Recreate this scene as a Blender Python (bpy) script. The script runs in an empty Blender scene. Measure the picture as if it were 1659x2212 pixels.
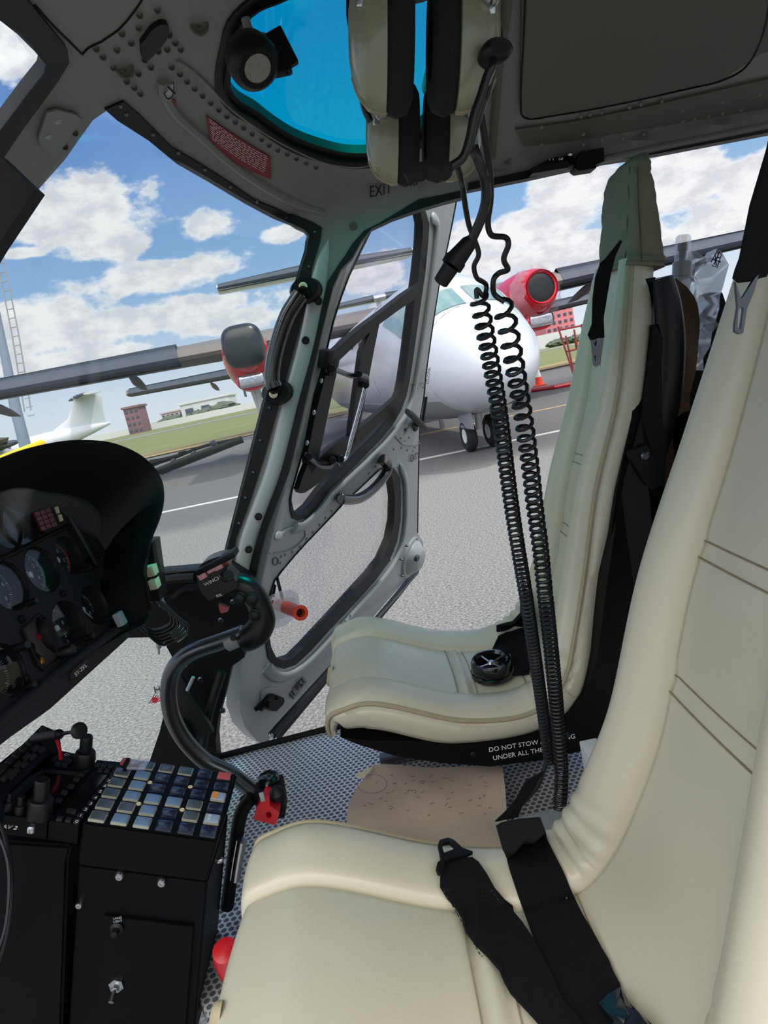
import bpy, bmesh, math, random
from mathutils import Vector, Matrix
from mathutils.bvhtree import BVHTree
from mathutils.geometry import delaunay_2d_cdt
V = Vector
random.seed(7)
C = bpy.context.scene.collection
sc = bpy.context.scene

# ------------------------------------------------------------------ camera
FPX, PITCH, ROLL, CAMZ = 1500.0, math.radians(10.9), math.radians(12.0), 1.5
_F = V((0, math.cos(PITCH), -math.sin(PITCH))); _R0 = V((1, 0, 0)); _U0 = V((0, math.sin(PITCH), math.cos(PITCH)))
_R = _R0 * math.cos(ROLL) - _U0 * math.sin(ROLL)
_U = _U0 * math.cos(ROLL) + _R0 * math.sin(ROLL)
CAM = V((0, 0, CAMZ))
cd = bpy.data.cameras.new('camera'); cam = bpy.data.objects.new('camera', cd); C.objects.link(cam)
cd.sensor_fit = 'VERTICAL'; cd.sensor_height = 24.0; cd.lens = FPX * 24.0 / 2212.0
cd.clip_start = 0.02; cd.clip_end = 3000
M3 = Matrix((_R, _U, -_F)).transposed()
cam.matrix_world = Matrix.Translation(CAM) @ M3.to_4x4()
sc.camera = cam

# ------------------------------------------------------------------ light and exposure
sc.view_settings.view_transform = 'Standard'; sc.view_settings.look = 'None'
sc.view_settings.exposure = 0.0; sc.view_settings.gamma = 1.0; sc.view_settings.use_curve_mapping = False
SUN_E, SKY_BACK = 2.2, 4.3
sl = bpy.data.lights.new('sun', 'SUN'); sl.energy = SUN_E; sl.angle = math.radians(2.0); sl.color = (1, .95, .88)
so = bpy.data.objects.new('sun', sl); C.objects.link(so)
so.rotation_euler = V((0.52, -0.06, 1.0)).to_track_quat('Z', 'Y').to_euler()

def ray(px, py): return (_F * FPX + _R * (px - 829.5) + _U * (1106 - py)).normalized()
def P(px, py, Y):
    d = ray(px, py); return CAM + d * (Y / d.y)
def PZ(px, py, z):
    d = ray(px, py); return CAM + d * ((z - CAMZ) / d.z)
def SY(Y): return lambda x, y: P(x, y, Y)
def SZ(z): return lambda x, y: PZ(x, y, z)
def plane(o, n): return lambda x, y: CAM + ray(x, y) * ((o - CAM).dot(n) / ray(x, y).dot(n))

# ------------------------------------------------------------------ world: blue sky with cumulus
w = bpy.data.worlds.new('sky'); sc.world = w; w.use_nodes = True
wt = w.node_tree; wt.nodes.clear()
class G:
    def __init__(s, t): s.t = t
    def n(s, ty, **k):
        n = s.t.nodes.new(ty)
        for a, b in k.items(): setattr(n, a, b)
        return n
    def l(s, a, b): s.t.links.new(a, b)
    def m(s, op, a, b=0.0, c=None, clamp=False):
        n = s.t.nodes.new('ShaderNodeMath'); n.operation = op; n.use_clamp = clamp
        for i, v in enumerate((a, b, c)):
            if v is None: continue
            if isinstance(v, (int, float)): n.inputs[i].default_value = v
            else: s.l(v, n.inputs[i])
        return n.outputs[0]
    def mix(s, f, a, b):
        n = s.t.nodes.new('ShaderNodeMix'); n.data_type = 'RGBA'
        for i, v in ((0, f), (6, a), (7, b)):
            if isinstance(v, (int, float)): n.inputs[i].default_value = v
            elif isinstance(v, tuple): n.inputs[i].default_value = (*v, 1)
            else: s.l(v, n.inputs[i])
        return n.outputs[2]
    def noise(s, vec, sc_, det=4, rough=.55, dist=0):
        n = s.t.nodes.new('ShaderNodeTexNoise'); n.inputs['Scale'].default_value = sc_
        n.inputs['Detail'].default_value = det; n.inputs['Roughness'].default_value = rough
        n.inputs['Distortion'].default_value = dist
        if vec is not None: s.l(vec, n.inputs['Vector'])
        return n.outputs[0]
g = G(wt)
tc = g.n('ShaderNodeTexCoord'); sx = g.n('ShaderNodeSeparateXYZ'); g.l(tc.outputs['Generated'], sx.inputs[0])
X, Y, Z = sx.outputs
az = g.m('ARCTAN2', X, Y); el = g.m('ARCSINE', Z)
cx = g.n('ShaderNodeCombineXYZ'); g.l(az, cx.inputs[0]); g.l(g.m('MULTIPLY', el, 1.7), cx.inputs[1])
nz = g.noise(cx.outputs[0], 9, 8, .62); nz2 = g.noise(cx.outputs[0], 22, 6, .6); nz3 = g.noise(cx.outputs[0], 3.2, 5, .55)
blobs = [(190,455,115,62),(245,525,70,34),(110,495,60,36),(435,488,66,28),(330,598,150,30),(440,580,90,32),(300,702,260,38),
 (70,690,130,36),(500,645,50,14),(612,505,42,15),(460,700,140,24),(15,75,85,70),(1250,418,90,52),(1150,500,110,38),(1110,565,160,40),
 (1480,400,110,48),(1550,480,110,48),(1470,345,90,22),(1640,400,70,70),(800,595,80,36),(1240,545,90,34),(200,765,190,18),(860,660,60,18),
 (60,545,40,10),(1010,520,60,34)]
dmin = None
for bx, by, rx, ry in blobs:
    d = ray(bx, by); a0 = math.atan2(d.x, d.y); e0 = math.asin(d.z)
    u_ = g.m('MULTIPLY', g.m('SUBTRACT', az, a0), FPX / rx * .93)
    v_ = g.m('MULTIPLY', g.m('SUBTRACT', el, e0), FPX / ry * .93)
    q = g.m('ADD', g.m('MULTIPLY', u_, u_), g.m('MULTIPLY', v_, v_))
    dmin = q if dmin is None else g.m('SMOOTH_MIN', dmin, q, .5)
dd = g.m('ADD', g.m('SQRT', g.m('MAXIMUM', dmin, 0.0)), g.m('MULTIPLY', g.m('SUBTRACT', nz, .5), 2.7))
dd = g.m('ADD', dd, g.m('MULTIPLY', g.m('SUBTRACT', nz2, .5), .9))
def sstep(x, a, b):
    n = g.n('ShaderNodeMapRange', interpolation_type='SMOOTHSTEP'); g.l(x, n.inputs[0])
    n.inputs[1].default_value = a; n.inputs[2].default_value = b; return n.outputs[0]
al = g.m('SUBTRACT', 1.0, sstep(dd, .68, 1.12))
out_ = g.m('MAXIMUM', sstep(g.m('ABSOLUTE', az), .62, .8), sstep(el, .42, .6))
al2 = g.m('MULTIPLY', sstep(g.m('ADD', nz3, g.m('MULTIPLY', nz, .3)), .6, .72), out_)
al = g.m('MAXIMUM', al, al2)
haze = g.m('SUBTRACT', 1.0, sstep(el, -.02, .19))
al = g.m('MAXIMUM', al, g.m('MULTIPLY', haze, .75))
blue = g.mix(sstep(el, 0.0, .5), (.36, .58, .83), (.085, .235, .62))
blue = g.mix(sstep(el, .5, .75), blue, (.11, .34, .64))
clc = g.mix(sstep(g.m('ADD', nz2, g.m('MULTIPLY', g.m('SUBTRACT', 1.0, al), .5)), .36, .62), (.70, .72, .77), (.94, .94, .95))
col = g.mix(al, blue, clc)
# sky behind the camera brightened and warmed as added fill light for the cabin
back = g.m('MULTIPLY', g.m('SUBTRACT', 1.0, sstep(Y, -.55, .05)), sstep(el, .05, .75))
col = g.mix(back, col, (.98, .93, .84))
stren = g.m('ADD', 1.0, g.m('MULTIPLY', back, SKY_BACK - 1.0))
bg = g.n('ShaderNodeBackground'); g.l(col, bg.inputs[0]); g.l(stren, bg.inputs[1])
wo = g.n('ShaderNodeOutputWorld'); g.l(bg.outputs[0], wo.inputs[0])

# ------------------------------------------------------------------ materials
def lin(c):
    return tuple(((v / 255) / 12.92 if v / 255 <= .04045 else ((v / 255 + .055) / 1.055) ** 2.4) for v in c)
MATS = {}
def mat(name, rgb, rough=.5, metal=0.0, bump=0.0, bscale=200, var=0.0, vscale=6, spec=.5, coat=0.0, emis=None):
    if name in MATS: return MATS[name]
    m = bpy.data.materials.new(name); m.use_nodes = True; t = m.node_tree; b = t.nodes['Principled BSDF']; q = G(t)
    c = lin(rgb); b.inputs['Base Color'].default_value = (*c, 1); b.inputs['Roughness'].default_value = rough
    b.inputs['Metallic'].default_value = metal; b.inputs['Specular IOR Level'].default_value = spec
    b.inputs['Coat Weight'].default_value = coat; b.inputs['Coat Roughness'].default_value = .12
    tcn = q.n('ShaderNodeTexCoord')
    nvar = q.noise(tcn.outputs['Object'], vscale, 5, .6)
    k = var if var else .05
    q.l(q.mix(nvar, tuple(v * (1 - k) for v in c), tuple(min(1, v * (1 + k)) for v in c)), b.inputs['Base Color'])
    if bump:
        bn = q.n('ShaderNodeBump'); bn.inputs['Strength'].default_value = bump; bn.inputs['Distance'].default_value = .002
        q.l(q.noise(tcn.outputs['Object'], bscale, 3, .5), bn.inputs['Height']); q.l(bn.outputs[0], b.inputs['Normal'])
    if emis:
        b.inputs['Emission Color'].default_value = (*lin(emis[0]), 1); b.inputs['Emission Strength'].default_value = emis[1]
    MATS[name] = m; return m
LEATHER = mat('leather', (198, 193, 171), .31, bump=.13, bscale=380, var=.08, vscale=4, spec=.55)
LEATHER2 = mat('leather_seam', (165, 154, 124), .5, bump=.2, bscale=500)
STITCH = mat('stitch', (140, 128, 100), .7)
CANVAS = mat('canvas', (128, 122, 104), .85, bump=.6, bscale=900, var=.15, vscale=14)
BROWN = mat('brown_canvas', (92, 70, 48), .9, bump=.5, bscale=500, var=.2)
SHELL = mat('seat_shell', (9, 9, 10), .5, spec=.15)
BLACK = mat('matte_black', (10, 10, 12), .55, spec=.2, bump=.15, bscale=900)
PANELB = mat('panel_black', (30, 31, 34), .5, spec=.25, bump=.4, bscale=1400, var=.1)
CONSB = mat('console_black', (5, 7, 11), .45, spec=.12, bump=.12, bscale=900, var=.2)
HOODB = mat('hood_black', (10, 12, 15), .5, spec=.3, bump=.25, bscale=1200)
RUBBER = mat('rubber', (9, 9, 11), .5, spec=.35)
CORD = mat('cord', (15, 15, 16), .38)
GLOSSB = mat('gloss_black', (10, 11, 13), .16, coat=.6)
WEB = mat('webbing', (15, 15, 19), .8, spec=.2, bump=1.0, bscale=1300, var=.15, vscale=40)
PAINT = mat('grey_paint', (160, 166, 166), .33, bump=.05, bscale=60, var=.06, spec=.6)
PAINT2 = mat('dark_grey_paint', (124, 127, 127), .45, bump=.1, bscale=80, var=.08)  # a darker grey for rivets, plates and small fittings
LINER = mat('roof_liner', (88, 84, 76), .6, bump=.2, bscale=300, var=.08)
LINER2 = mat('roof_fascia', (124, 125, 119), .5, bump=.15, bscale=200, var=.08)
STEEL = mat('steel', (190, 192, 196), .25, metal=1.0)
STEELD = mat('dark_steel', (95, 98, 104), .32, metal=1.0)
TUBEM = mat('stick_tube', (92, 95, 98), .3, metal=.9, var=.2, vscale=20)
SAGE = mat('headset_green', (128, 133, 110), .28, bump=.2, bscale=160, coat=.3)
FOAM = mat('ear_foam', (12, 12, 13), .9, bump=.6, bscale=300)
WHITE = mat('white_paint', (225, 226, 226), .5)
RED = mat('red_paint', (190, 22, 34), .35, coat=.3)
ORANGE = mat('orange_plastic', (235, 70, 38), .35)
REDP = mat('red_placard', (130, 24, 38), .5)
INK = mat('black_ink', (16, 16, 16), .6)
LETW = mat('white_lettering', (215, 215, 215), .6)
CREAMP = mat('cream_plastic', (215, 205, 165), .5)
CLOUDP = mat('clear_grey_plastic', (150, 155, 158), .35)
PAPER = mat('old_card', (186, 170, 152), .85, bump=.6, bscale=40, var=.16, vscale=12)
PENCIL = mat('pencil', (110, 100, 90), .8)

def clear(name, tint=(1, 1, 1), refl=.06, rough=.02, scratch_glint=0.0, haze=0.0):
    m = bpy.data.materials.new(name); m.use_nodes = True; t = m.node_tree; t.nodes.clear(); q = G(t)
    tr = q.n('ShaderNodeBsdfTransparent'); tr.inputs[0].default_value = (*tint, 1)
    gl = q.n('ShaderNodeBsdfGlossy'); gl.inputs['Roughness'].default_value = rough; gl.inputs[0].default_value = (.9, .95, 1, 1)
    mx = q.n('ShaderNodeMixShader'); mx.inputs[0].default_value = refl
    q.l(tr.outputs[0], mx.inputs[1]); q.l(gl.outputs[0], mx.inputs[2]); last = mx.outputs[0]
    if scratch_glint or haze:
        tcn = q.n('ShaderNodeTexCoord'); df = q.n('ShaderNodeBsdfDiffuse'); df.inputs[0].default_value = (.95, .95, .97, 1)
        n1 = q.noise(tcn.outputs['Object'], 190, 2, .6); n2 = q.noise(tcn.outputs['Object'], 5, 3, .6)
        f = q.m('MULTIPLY', q.m('GREATER_THAN', q.m('ADD', n1, q.m('MULTIPLY', n2, .45)), .885), scratch_glint)  # white speckles: scratches, with their sunlit sparkle put into the colour
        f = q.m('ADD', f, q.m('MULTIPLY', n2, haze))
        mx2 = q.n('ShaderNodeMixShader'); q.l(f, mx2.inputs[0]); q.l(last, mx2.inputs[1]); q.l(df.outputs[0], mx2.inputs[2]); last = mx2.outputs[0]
    o = q.n('ShaderNodeOutputMaterial'); q.l(last, o.inputs[0]); MATS[name] = m; return m
GLASS = clear('windscreen', (.96, .98, .98), .03, haze=.05)
GLASSD = clear('door_glass', (.93, .93, .96), .05, haze=.10)
GLASSL = clear('door_lower_glass', (.95, .95, .96), .05, scratch_glint=.8, haze=.05)
CYAN = clear('tinted_roof_glass', (.0, .95, .90), .03)
PLASTIC = clear('clear_plastic', (.88, .88, .9), .18, rough=.1, haze=.25)

# ------------------------------------------------------------------ mesh helpers
def tag(o, label=None, cat=None, group=None, kind=None):
    if label: o['label'] = label
    if cat: o['category'] = cat
    if group: o['group'] = group
    if kind: o['kind'] = kind
    return o
def thing(name, loc, label, cat, group=None, kind=None):
    o = bpy.data.objects.new(name, None); C.objects.link(o); o.location = loc; o.empty_display_size = .05
    return tag(o, label, cat, group, kind)
def obj(name, bm, m, parent=None, smooth=True, ang=40):
    me = bpy.data.meshes.new(name)
    bmesh.ops.recalc_face_normals(bm, faces=bm.faces[:]) if not getattr(bm, 'keep', False) else None
    bm.to_mesh(me); bm.free()
    if smooth:
        for p in me.polygons: p.use_smooth = True
        try: me.set_sharp_from_angle(angle=math.radians(ang))
        except Exception: pass
    for mm in (m if isinstance(m, (list, tuple)) else [m]): me.materials.append(mm)
    o = bpy.data.objects.new(name, me); C.objects.link(o)
    if parent is not None:
        o.parent = parent
        if parent.type == 'EMPTY' and not parent.get('_local'): o.matrix_parent_inverse = Matrix.Translation(-parent.location)
    return o
def NB(): return bmesh.new()
def cat_(pts, n=6, closed=False):
    pts = [V(p) for p in pts]; N = len(pts); o = []
    rng = range(N) if closed else range(N - 1)
    for i in rng:
        p0 = pts[(i - 1) % N] if closed or i > 0 else pts[0] * 2 - pts[1]
        p1 = pts[i]; p2 = pts[(i + 1) % N]
        p3 = pts[(i + 2) % N] if closed or i + 2 < N else pts[-1] * 2 - pts[-2]
        for k in range(n):
            t = k / n
            o.append(.5 * ((2 * p1) + (p2 - p0) * t + (2 * p0 - 5 * p1 + 4 * p2 - p3) * t * t + (3 * p1 - p0 - 3 * p2 + p3) * t ** 3))
    if not closed: o.append(pts[-1])
    return o
def frames(pts, closed=False):
    N = len(pts); T = []
    for i in range(N):
        a = pts[(i - 1) % N] if closed or i > 0 else pts[i]; b = pts[(i + 1) % N] if closed or i < N - 1 else pts[i]
        d = b - a; T.append(d.normalized() if d.length > 1e-9 else V((0, 0, 1)))
    up = V((0, 0, 1)) if abs(T[0].z) < .9 else V((1, 0, 0))
    n = (up - T[0] * up.dot(T[0])).normalized(); F = []
    for i in range(N):
        n = (n - T[i] * n.dot(T[i]))
        n = n.normalized() if n.length > 1e-6 else T[i].orthogonal().normalized()
        F.append((T[i], n.copy(), T[i].cross(n)))
    return F
def tube(bm, pts, r, seg=10, closed=False, caps=True, ry=None):
    pts = [V(p) for p in pts]; F = frames(pts, closed); rings = []
    for i, p in enumerate(pts):
        rr = r[min(i, len(r) - 1)] if isinstance(r, (list, tuple)) else r
        r2 = rr if ry is None else rr * ry
        rings.append([bm.verts.new(p + F[i][1] * rr * math.cos(2 * math.pi * k / seg) + F[i][2] * r2 * math.sin(2 * math.pi * k / seg)) for k in range(seg)])
    M = len(rings) if closed else len(rings) - 1
    for i in range(M):
        a, b = rings[i], rings[(i + 1) % len(rings)]
        for k in range(seg): bm.faces.new((a[k], a[(k + 1) % seg], b[(k + 1) % seg], b[k]))
    if caps and not closed: bm.faces.new(rings[0][::-1]); bm.faces.new(rings[-1])
    return bm
def lathe(bm, o, ax, prof, seg=24, sy=1.0, ref=None):
    ax = V(ax).normalized(); a = V(ref) if ref is not None else (V((0, 0, 1)) if abs(ax.z) < .9 else V((1, 0, 0)))
    a = (a - ax * a.dot(ax)).normalized(); b = ax.cross(a); rings = []
    for r, h in prof:
        if r < 1e-6: rings.append([bm.verts.new(V(o) + ax * h)])
        else: rings.append([bm.verts.new(V(o) + ax * h + a * r * math.cos(2 * math.pi * k / seg) + b * r * sy * math.sin(2 * math.pi * k / seg)) for k in range(seg)])
    for p, q in zip(rings, rings[1:]):
        for k in range(seg):
            k2 = (k + 1) % seg
            if len(p) == 1 and len(q) == 1: continue
            if len(p) == 1: bm.faces.new((p[0], q[k2], q[k]))
            elif len(q) == 1: bm.faces.new((p[k], p[k2], q[0]))
            else: bm.faces.new((p[k], p[k2], q[k2], q[k]))
    return bm
def cyl(bm, a, b, r, r2=None, seg=18, bev=None):
    a, b = V(a), V(b); r2 = r if r2 is None else r2; L = (b - a).length; e = min(r, r2, L) * .15 if bev is None else bev
    return lathe(bm, a, b - a, [(0, 0), (r - e, 0), (r, e), (r2, L - e), (r2 - e, L), (0, L)], seg)
def box(bm, c, d, ax=None, bev=0.0, seg=2):
    t = bmesh.new(); bmesh.ops.create_cube(t, size=1.0)
    for v in t.verts: v.co = V((v.co.x * d[0], v.co.y * d[1], v.co.z * d[2]))
    if bev: bmesh.ops.bevel(t, geom=t.edges[:], offset=bev, segments=seg, affect='EDGES', profile=.6)
    R = Matrix.Identity(3) if ax is None else Matrix([V(a).normalized() for a in ax]).transposed()
    mp = {}
    for v in t.verts: mp[v] = bm.verts.new(V(c) + R @ v.co)
    for f in t.faces: bm.faces.new([mp[v] for v in f.verts])
    t.free(); return bm
def loft(bm, rings, closed=False, caps=True):
    rr = [[bm.verts.new(V(p)) for p in r] for r in rings]; n = len(rr[0])
    for i in range(len(rr) if closed else len(rr) - 1):
        a, b = rr[i], rr[(i + 1) % len(rr)]
        for k in range(n): bm.faces.new((a[k], a[(k + 1) % n], b[(k + 1) % n], b[k]))
    if caps and not closed: bm.faces.new(rr[0][::-1]); bm.faces.new(rr[-1])
    return bm
def inside(p, poly):
    x, y = p; c = False; j = len(poly) - 1
    for i in range(len(poly)):
        xi, yi = poly[i][0], poly[i][1]; xj, yj = poly[j][0], poly[j][1]
        if (yi > y) != (yj > y) and x < (xj - xi) * (y - yi) / (yj - yi) + xi: c = not c
        j = i
    return c
def dens(poly, step, sm):
    if sm: return [(p[0], p[1]) for p in cat_([(a[0], a[1], 0) for a in poly], sm, True)]
    o = []
    for i in range(len(poly)):
        a, b = poly[i], poly[(i + 1) % len(poly)]; L = math.hypot(b[0] - a[0], b[1] - a[1]); n = max(1, int(L / step))
        for k in range(n): o.append((a[0] + (b[0] - a[0]) * k / n, a[1] + (b[1] - a[1]) * k / n))
    return o
def patch(name, outer, surf, m, holes=(), thick=.01, step=40, lift=0.0, parent=None, sm=0, hsm=0, grid=True, facing=None, ang=40, bm0=None):
    polys = [dens(outer, step, sm)] + [dens(h, step, hsm) for h in holes]
    vs, es = [], []
    for pl in polys:
        b = len(vs); vs += [V((p[0], p[1])) for p in pl]; es += [(b + i, b + (i + 1) % len(pl)) for i in range(len(pl))]
    xs = [p[0] for p in polys[0]]; ys = [p[1] for p in polys[0]]
    if grid:
        y = min(ys) + step * .5
        while y < max(ys):
            x = min(xs) + step * .5
            while x < max(xs):
                if inside((x, y), polys[0]) and not any(inside((x, y), h) for h in polys[1:]):
                    if min(math.hypot(x - q.x, y - q.y) for q in vs[:sum(len(p) for p in polys)]) > step * .35: vs.append(V((x, y)))
                x += step
            y += step
    r = delaunay_2d_cdt(vs, es, [], 0, 1e-5)
    V2, F2 = r[0], r[2]
    bm = NB(); fr = [bm.verts.new(surf(v.x, v.y)) for v in V2]; keep = []
    for f in F2:
        c = (sum(V2[i].x for i in f) / len(f), sum(V2[i].y for i in f) / len(f))
        if inside(c, polys[0]) and not any(inside(c, h) for h in polys[1:]):
            try: keep.append(bm.faces.new([fr[i] for i in f]))
            except ValueError: pass
    loose = [v for v in bm.verts if not v.link_faces]; bmesh.ops.delete(bm, geom=loose, context='VERTS')
    bm.normal_update()
    for f in keep:
        c = f.calc_center_median(); want = (CAM - c) if facing is None else facing(c)
        if f.normal.dot(want) < 0: f.normal_flip()
    bm.normal_update(); fv = bm.verts[:]; nr = {v: v.normal.copy() for v in fv}; co = {v: v.co.copy() for v in fv}
    bd = [(e.verts[0], e.verts[1]) for e in bm.edges if len(e.link_faces) == 1]
    back = {v: bm.verts.new(co[v] + nr[v] * (lift - thick)) for v in fv}
    for v in fv: v.co = co[v] + nr[v] * lift
    for f in keep: bm.faces.new([back[v] for v in reversed(f.verts[:])])
    for a, b in bd: bm.faces.new((a, b, back[b], back[a]))
    if bm0 is not None:
        mp = {v: bm0.verts.new(v.co) for v in bm.verts}
        for f in bm.faces: bm0.faces.new([mp[v] for v in f.verts])
        bm.free(); return bm0
    return obj(name, bm, m, parent, ang=ang)
def txt(name, s, o, xd, yd, size, m, parent=None, ext=.0004, align='CENTER'):
    cu = bpy.data.curves.new(name, 'FONT'); cu.body = s; cu.size = size; cu.extrude = ext; cu.align_x = align; cu.align_y = 'CENTER'
    cu.resolution_u = 3
    t = bpy.data.objects.new(name, cu); C.objects.link(t); bpy.context.view_layer.update()
    me = bpy.data.meshes.new_from_object(t.evaluated_get(bpy.context.evaluated_depsgraph_get())); bpy.data.objects.remove(t)
    xd = V(xd).normalized(); zd = xd.cross(V(yd)).normalized(); yd = zd.cross(xd)
    me.transform(Matrix.Translation(V(o)) @ Matrix((xd, yd, zd)).transposed().to_4x4())
    me.materials.clear(); me.materials.append(m); me.name = name
    ob = bpy.data.objects.new(name, me); C.objects.link(ob)
    if parent is not None:
        ob.parent = parent
        if parent.type == 'EMPTY' and not parent.get('_local'): ob.matrix_parent_inverse = Matrix.Translation(-parent.location)
    return ob
def txt_px(name, s, surf, a, b, size, m, parent=None, lift=.002, hpx=None):
    A, B = surf(*a), surf(*b); xd = (B - A).normalized(); n = None
    c = ((a[0] + b[0]) / 2, (a[1] + b[1]) / 2); O = surf(*c); D = surf(c[0] - (b[1] - a[1]) * .1 + .01, c[1] + (b[0] - a[0]) * .1) - O
    n = xd.cross(-D).normalized()
    if n.dot(CAM - O) < 0: n = -n
    yd = n.cross(xd); ob = txt(name, s, V((0, 0, 0)), (1, 0, 0), (0, 1, 0), 1.0, m, parent)
    vs_ = [v.co.copy() for v in ob.data.vertices]; x0, x1 = min(v.x for v in vs_), max(v.x for v in vs_); y0, y1 = min(v.y for v in vs_), max(v.y for v in vs_)
    def pj(p): d = p - CAM; return V((FPX * d.dot(_R) / d.dot(_F), -FPX * d.dot(_U) / d.dot(_F)))
    e_ = (pj(O + yd * .01) - pj(O)) / .01; tdir = V((b[0] - a[0], b[1] - a[1])).normalized(); perp = abs(e_.x * tdir.y - e_.y * tdir.x)
    hp = hpx if hpx else math.hypot(b[0] - a[0], b[1] - a[1]) / max(.3, (x1 - x0)) * .72
    kx = (B - A).length / (x1 - x0); ky = hp / perp / (y1 - y0)
    for v, c0_ in zip(ob.data.vertices, vs_): v.co = O + n * (lift + c0_.z * .6) + xd * (c0_.x - (x0 + x1) / 2) * kx + yd * (c0_.y - (y0 + y1) / 2) * ky
    return ob
def on(ob):
    me = ob.data; bv = BVHTree.FromPolygons([ob_w(ob) @ v.co for v in me.vertices], [p.vertices[:] for p in me.polygons])
    return bv
def ob_w(ob):
    bpy.context.view_layer.update(); return ob.matrix_world.copy()
def SB(bvs, fb=None):
    def f(x, y):
        d = ray(x, y); best = None
        for b in bvs:
            h = b.ray_cast(CAM, d)
            if h[0] is not None and (best is None or h[3] < best[1]): best = (h[0], h[3])
        return best[0] if best else fb(x, y)
    return f
def Zm(x0, y0, k): return lambda *pts: [(x0 + a * k, y0 + b * k) for a, b in pts]
z1 = Zm(0, 0, .5003); z2 = Zm(700, 0, .578); z3 = Zm(0, 600, .3617); z4 = Zm(540, 400, .2803); z5 = Zm(880, 480, .4696)
z6 = Zm(0, 940, .3075); z7 = Zm(560, 950, .2487); z8 = Zm(300, 1150, .2773); z9 = Zm(0, 1520, .3858); zA = Zm(660, 1250, .4219)
zB = Zm(900, 1700, .4575); zC = Zm(1150, 280, .3255)

# ================================================================== helicopter shell
def zroof(x, y):
    return 2.06 - .32 * (y - .99) ** 2 - .55 * max(0.0, -x - .1) ** 2
YW = 1.70
def ROOF(px, py):
    d = ray(px, py); t = .25
    if d.z > .02:
        while t < 4:
            p = CAM + d * t
            if p.z >= zroof(p.x, p.y) or p.y >= YW: break
            t += .02
        a, b = t - .02, t
        for _ in range(18):
            c = (a + b) / 2; p = CAM + d * c
            if p.z >= zroof(p.x, p.y) or p.y >= YW: b = c
            else: a = c
        return CAM + d * b
    return P(px, py, YW)
def down(c): return V((0, -.3, -1)) if c.y < YW - .02 else V((0, -1, 0))
cyan = [(500,190),(498,160),(507,110),(520,60),(560,20),(620,-5),(700,-60),(780,-130),(900,-200),(1000,-230),(1040,-190),(1030,-90),(1012,10),(995,90),(965,170),(930,240),(895,285),(850,315),(800,326),(750,326),(700,315),(640,293),(590,262),(555,235),(520,215)]
def grow(poly, k, flat=False):
    cx_ = sum(p[0] for p in poly) / len(poly); cy_ = sum(p[1] for p in poly) / len(poly); o = []; n = len(poly)
    area = sum(poly[i][0] * poly[(i + 1) % n][1] - poly[(i + 1) % n][0] * poly[i][1] for i in range(n))
    s = 1 if area > 0 else -1
    for i in range(n):
        a, b = poly[i - 1], poly[(i + 1) % n]; dx, dy = b[0] - a[0], b[1] - a[1]; L = math.hypot(dx, dy) or 1
        o.append((poly[i][0] + s * dy / L * k, poly[i][1] - s * dx / L * k))
    return o
cyan_o = grow(cyan, 34)
# outline of the port windscreen, top edge and right edge, as seen against the sky
ws_top = z1((450,465),(500,510),(640,600),(760,700),(900,780),(1050,870),(1180,940),(1270,982),(1310,1000))
ws_top_o = z1((530,430),(600,490),(740,630),(860,700),(1000,790),(1100,860),(1350,960))
post_in = z4((440,392),(428,430),(420,500),(330,800),(240,1130),(130,1530),(0,2040)) + [(510,1090),(487,1180),(478,1222)]
post_out = z4((555,330),(545,420),(480,640),(440,900),(345,1250),(240,1640),(110,2100)) + [(538,1090),(510,1165),(497,1250)]
tube_r = z4((690,600),(600,740),(540,1000),(450,1300),(340,1700),(220,2212)) + [(560,1150),(540,1220),(520,1290)]
seal_r = z4((1641,95),(1500,130),(1300,190),(1100,260),(940,335),(860,430),(790,560),(700,650),(640,790),(560,1110),(300,2212)) + [(575,1150),(560,1210),(545,1290)]
seal_l = z4((1641,40),(1480,75),(1300,110),(1000,290),(880,350),(790,450),(720,560),(690,600))
# --- roof with the openings for the tinted roof window
main = [(-250,-260),(2500,-700),(2500,95),(2350,150),(1640,290),(1420,332),(1290,352),(1140,385),(1010,411)] + seal_l[1:] + tube_r[1:] + \
       [(497,1250)] + post_out[::-1][1:] + ws_top_o[::-1] + z1((400,520),(280,690),(165,820)) + [(45,455),(-60,640),(-300,900)]
# post region at top between the two windscreens
rs_open_o = z1((0,140)) and [(-300,-200),(-60,-130),(0,-60),(55,-10),(140,95),(144,125),(120,165),(95,200),(40,275),(0,335),(-120,520),(-300,800)]
main = main[:-3] + [(82,410),(0,535),(-70,650),(-180,820),(-300,800)] + [(-120,520),(0,335),(40,275),(95,200),(120,165),(144,125),(140,95),(55,-10),(0,-60),(-60,-130),(-180,-250)]
main = [p for i, p in enumerate(main) if i > 0]
roof = patch('ceiling', main, ROOF, LINER2, holes=[cyan_o], thick=.012, step=34, hsm=3, facing=down, ang=50)
tag(roof, 'grey painted cabin roof and door post of the helicopter', kind='structure')
# near half of the roof, over the pilot seat, and the side beam on the camera side
bm = NB()
loft(bm, [[V((x, y, zroof(x, y) + .02 + k)) for y, k in [(.12, 0), (.3, 0), (.5, 0), (.7, 0), (.85, 0), (.85, .03), (.7, .03), (.5, .03), (.3, .03), (.12, .03)]] for x in (-.5, -.3, -.1, .2, .6, 1.1, 1.7)])
tag(obj('ceiling', bm, LINER), 'roof skin over the pilot seat', kind='structure')
bm = NB(); box(bm, (.6, .13, 1.83), (2.3, .05, .06), bev=.02)
tag(obj('trim_1', bm, PAINT), 'door rail on the near side', kind='structure')
bm = NB(); box(bm, (1.05, .95, 2.14), (1.5, 1.75, .02), bev=.005); box(bm, (1.45, .95, 1.25), (.03, 1.3, .75), bev=.01)
tag(obj('wall_aft', bm, LINER), 'rear bulkhead behind the front seats', kind='structure')

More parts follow.
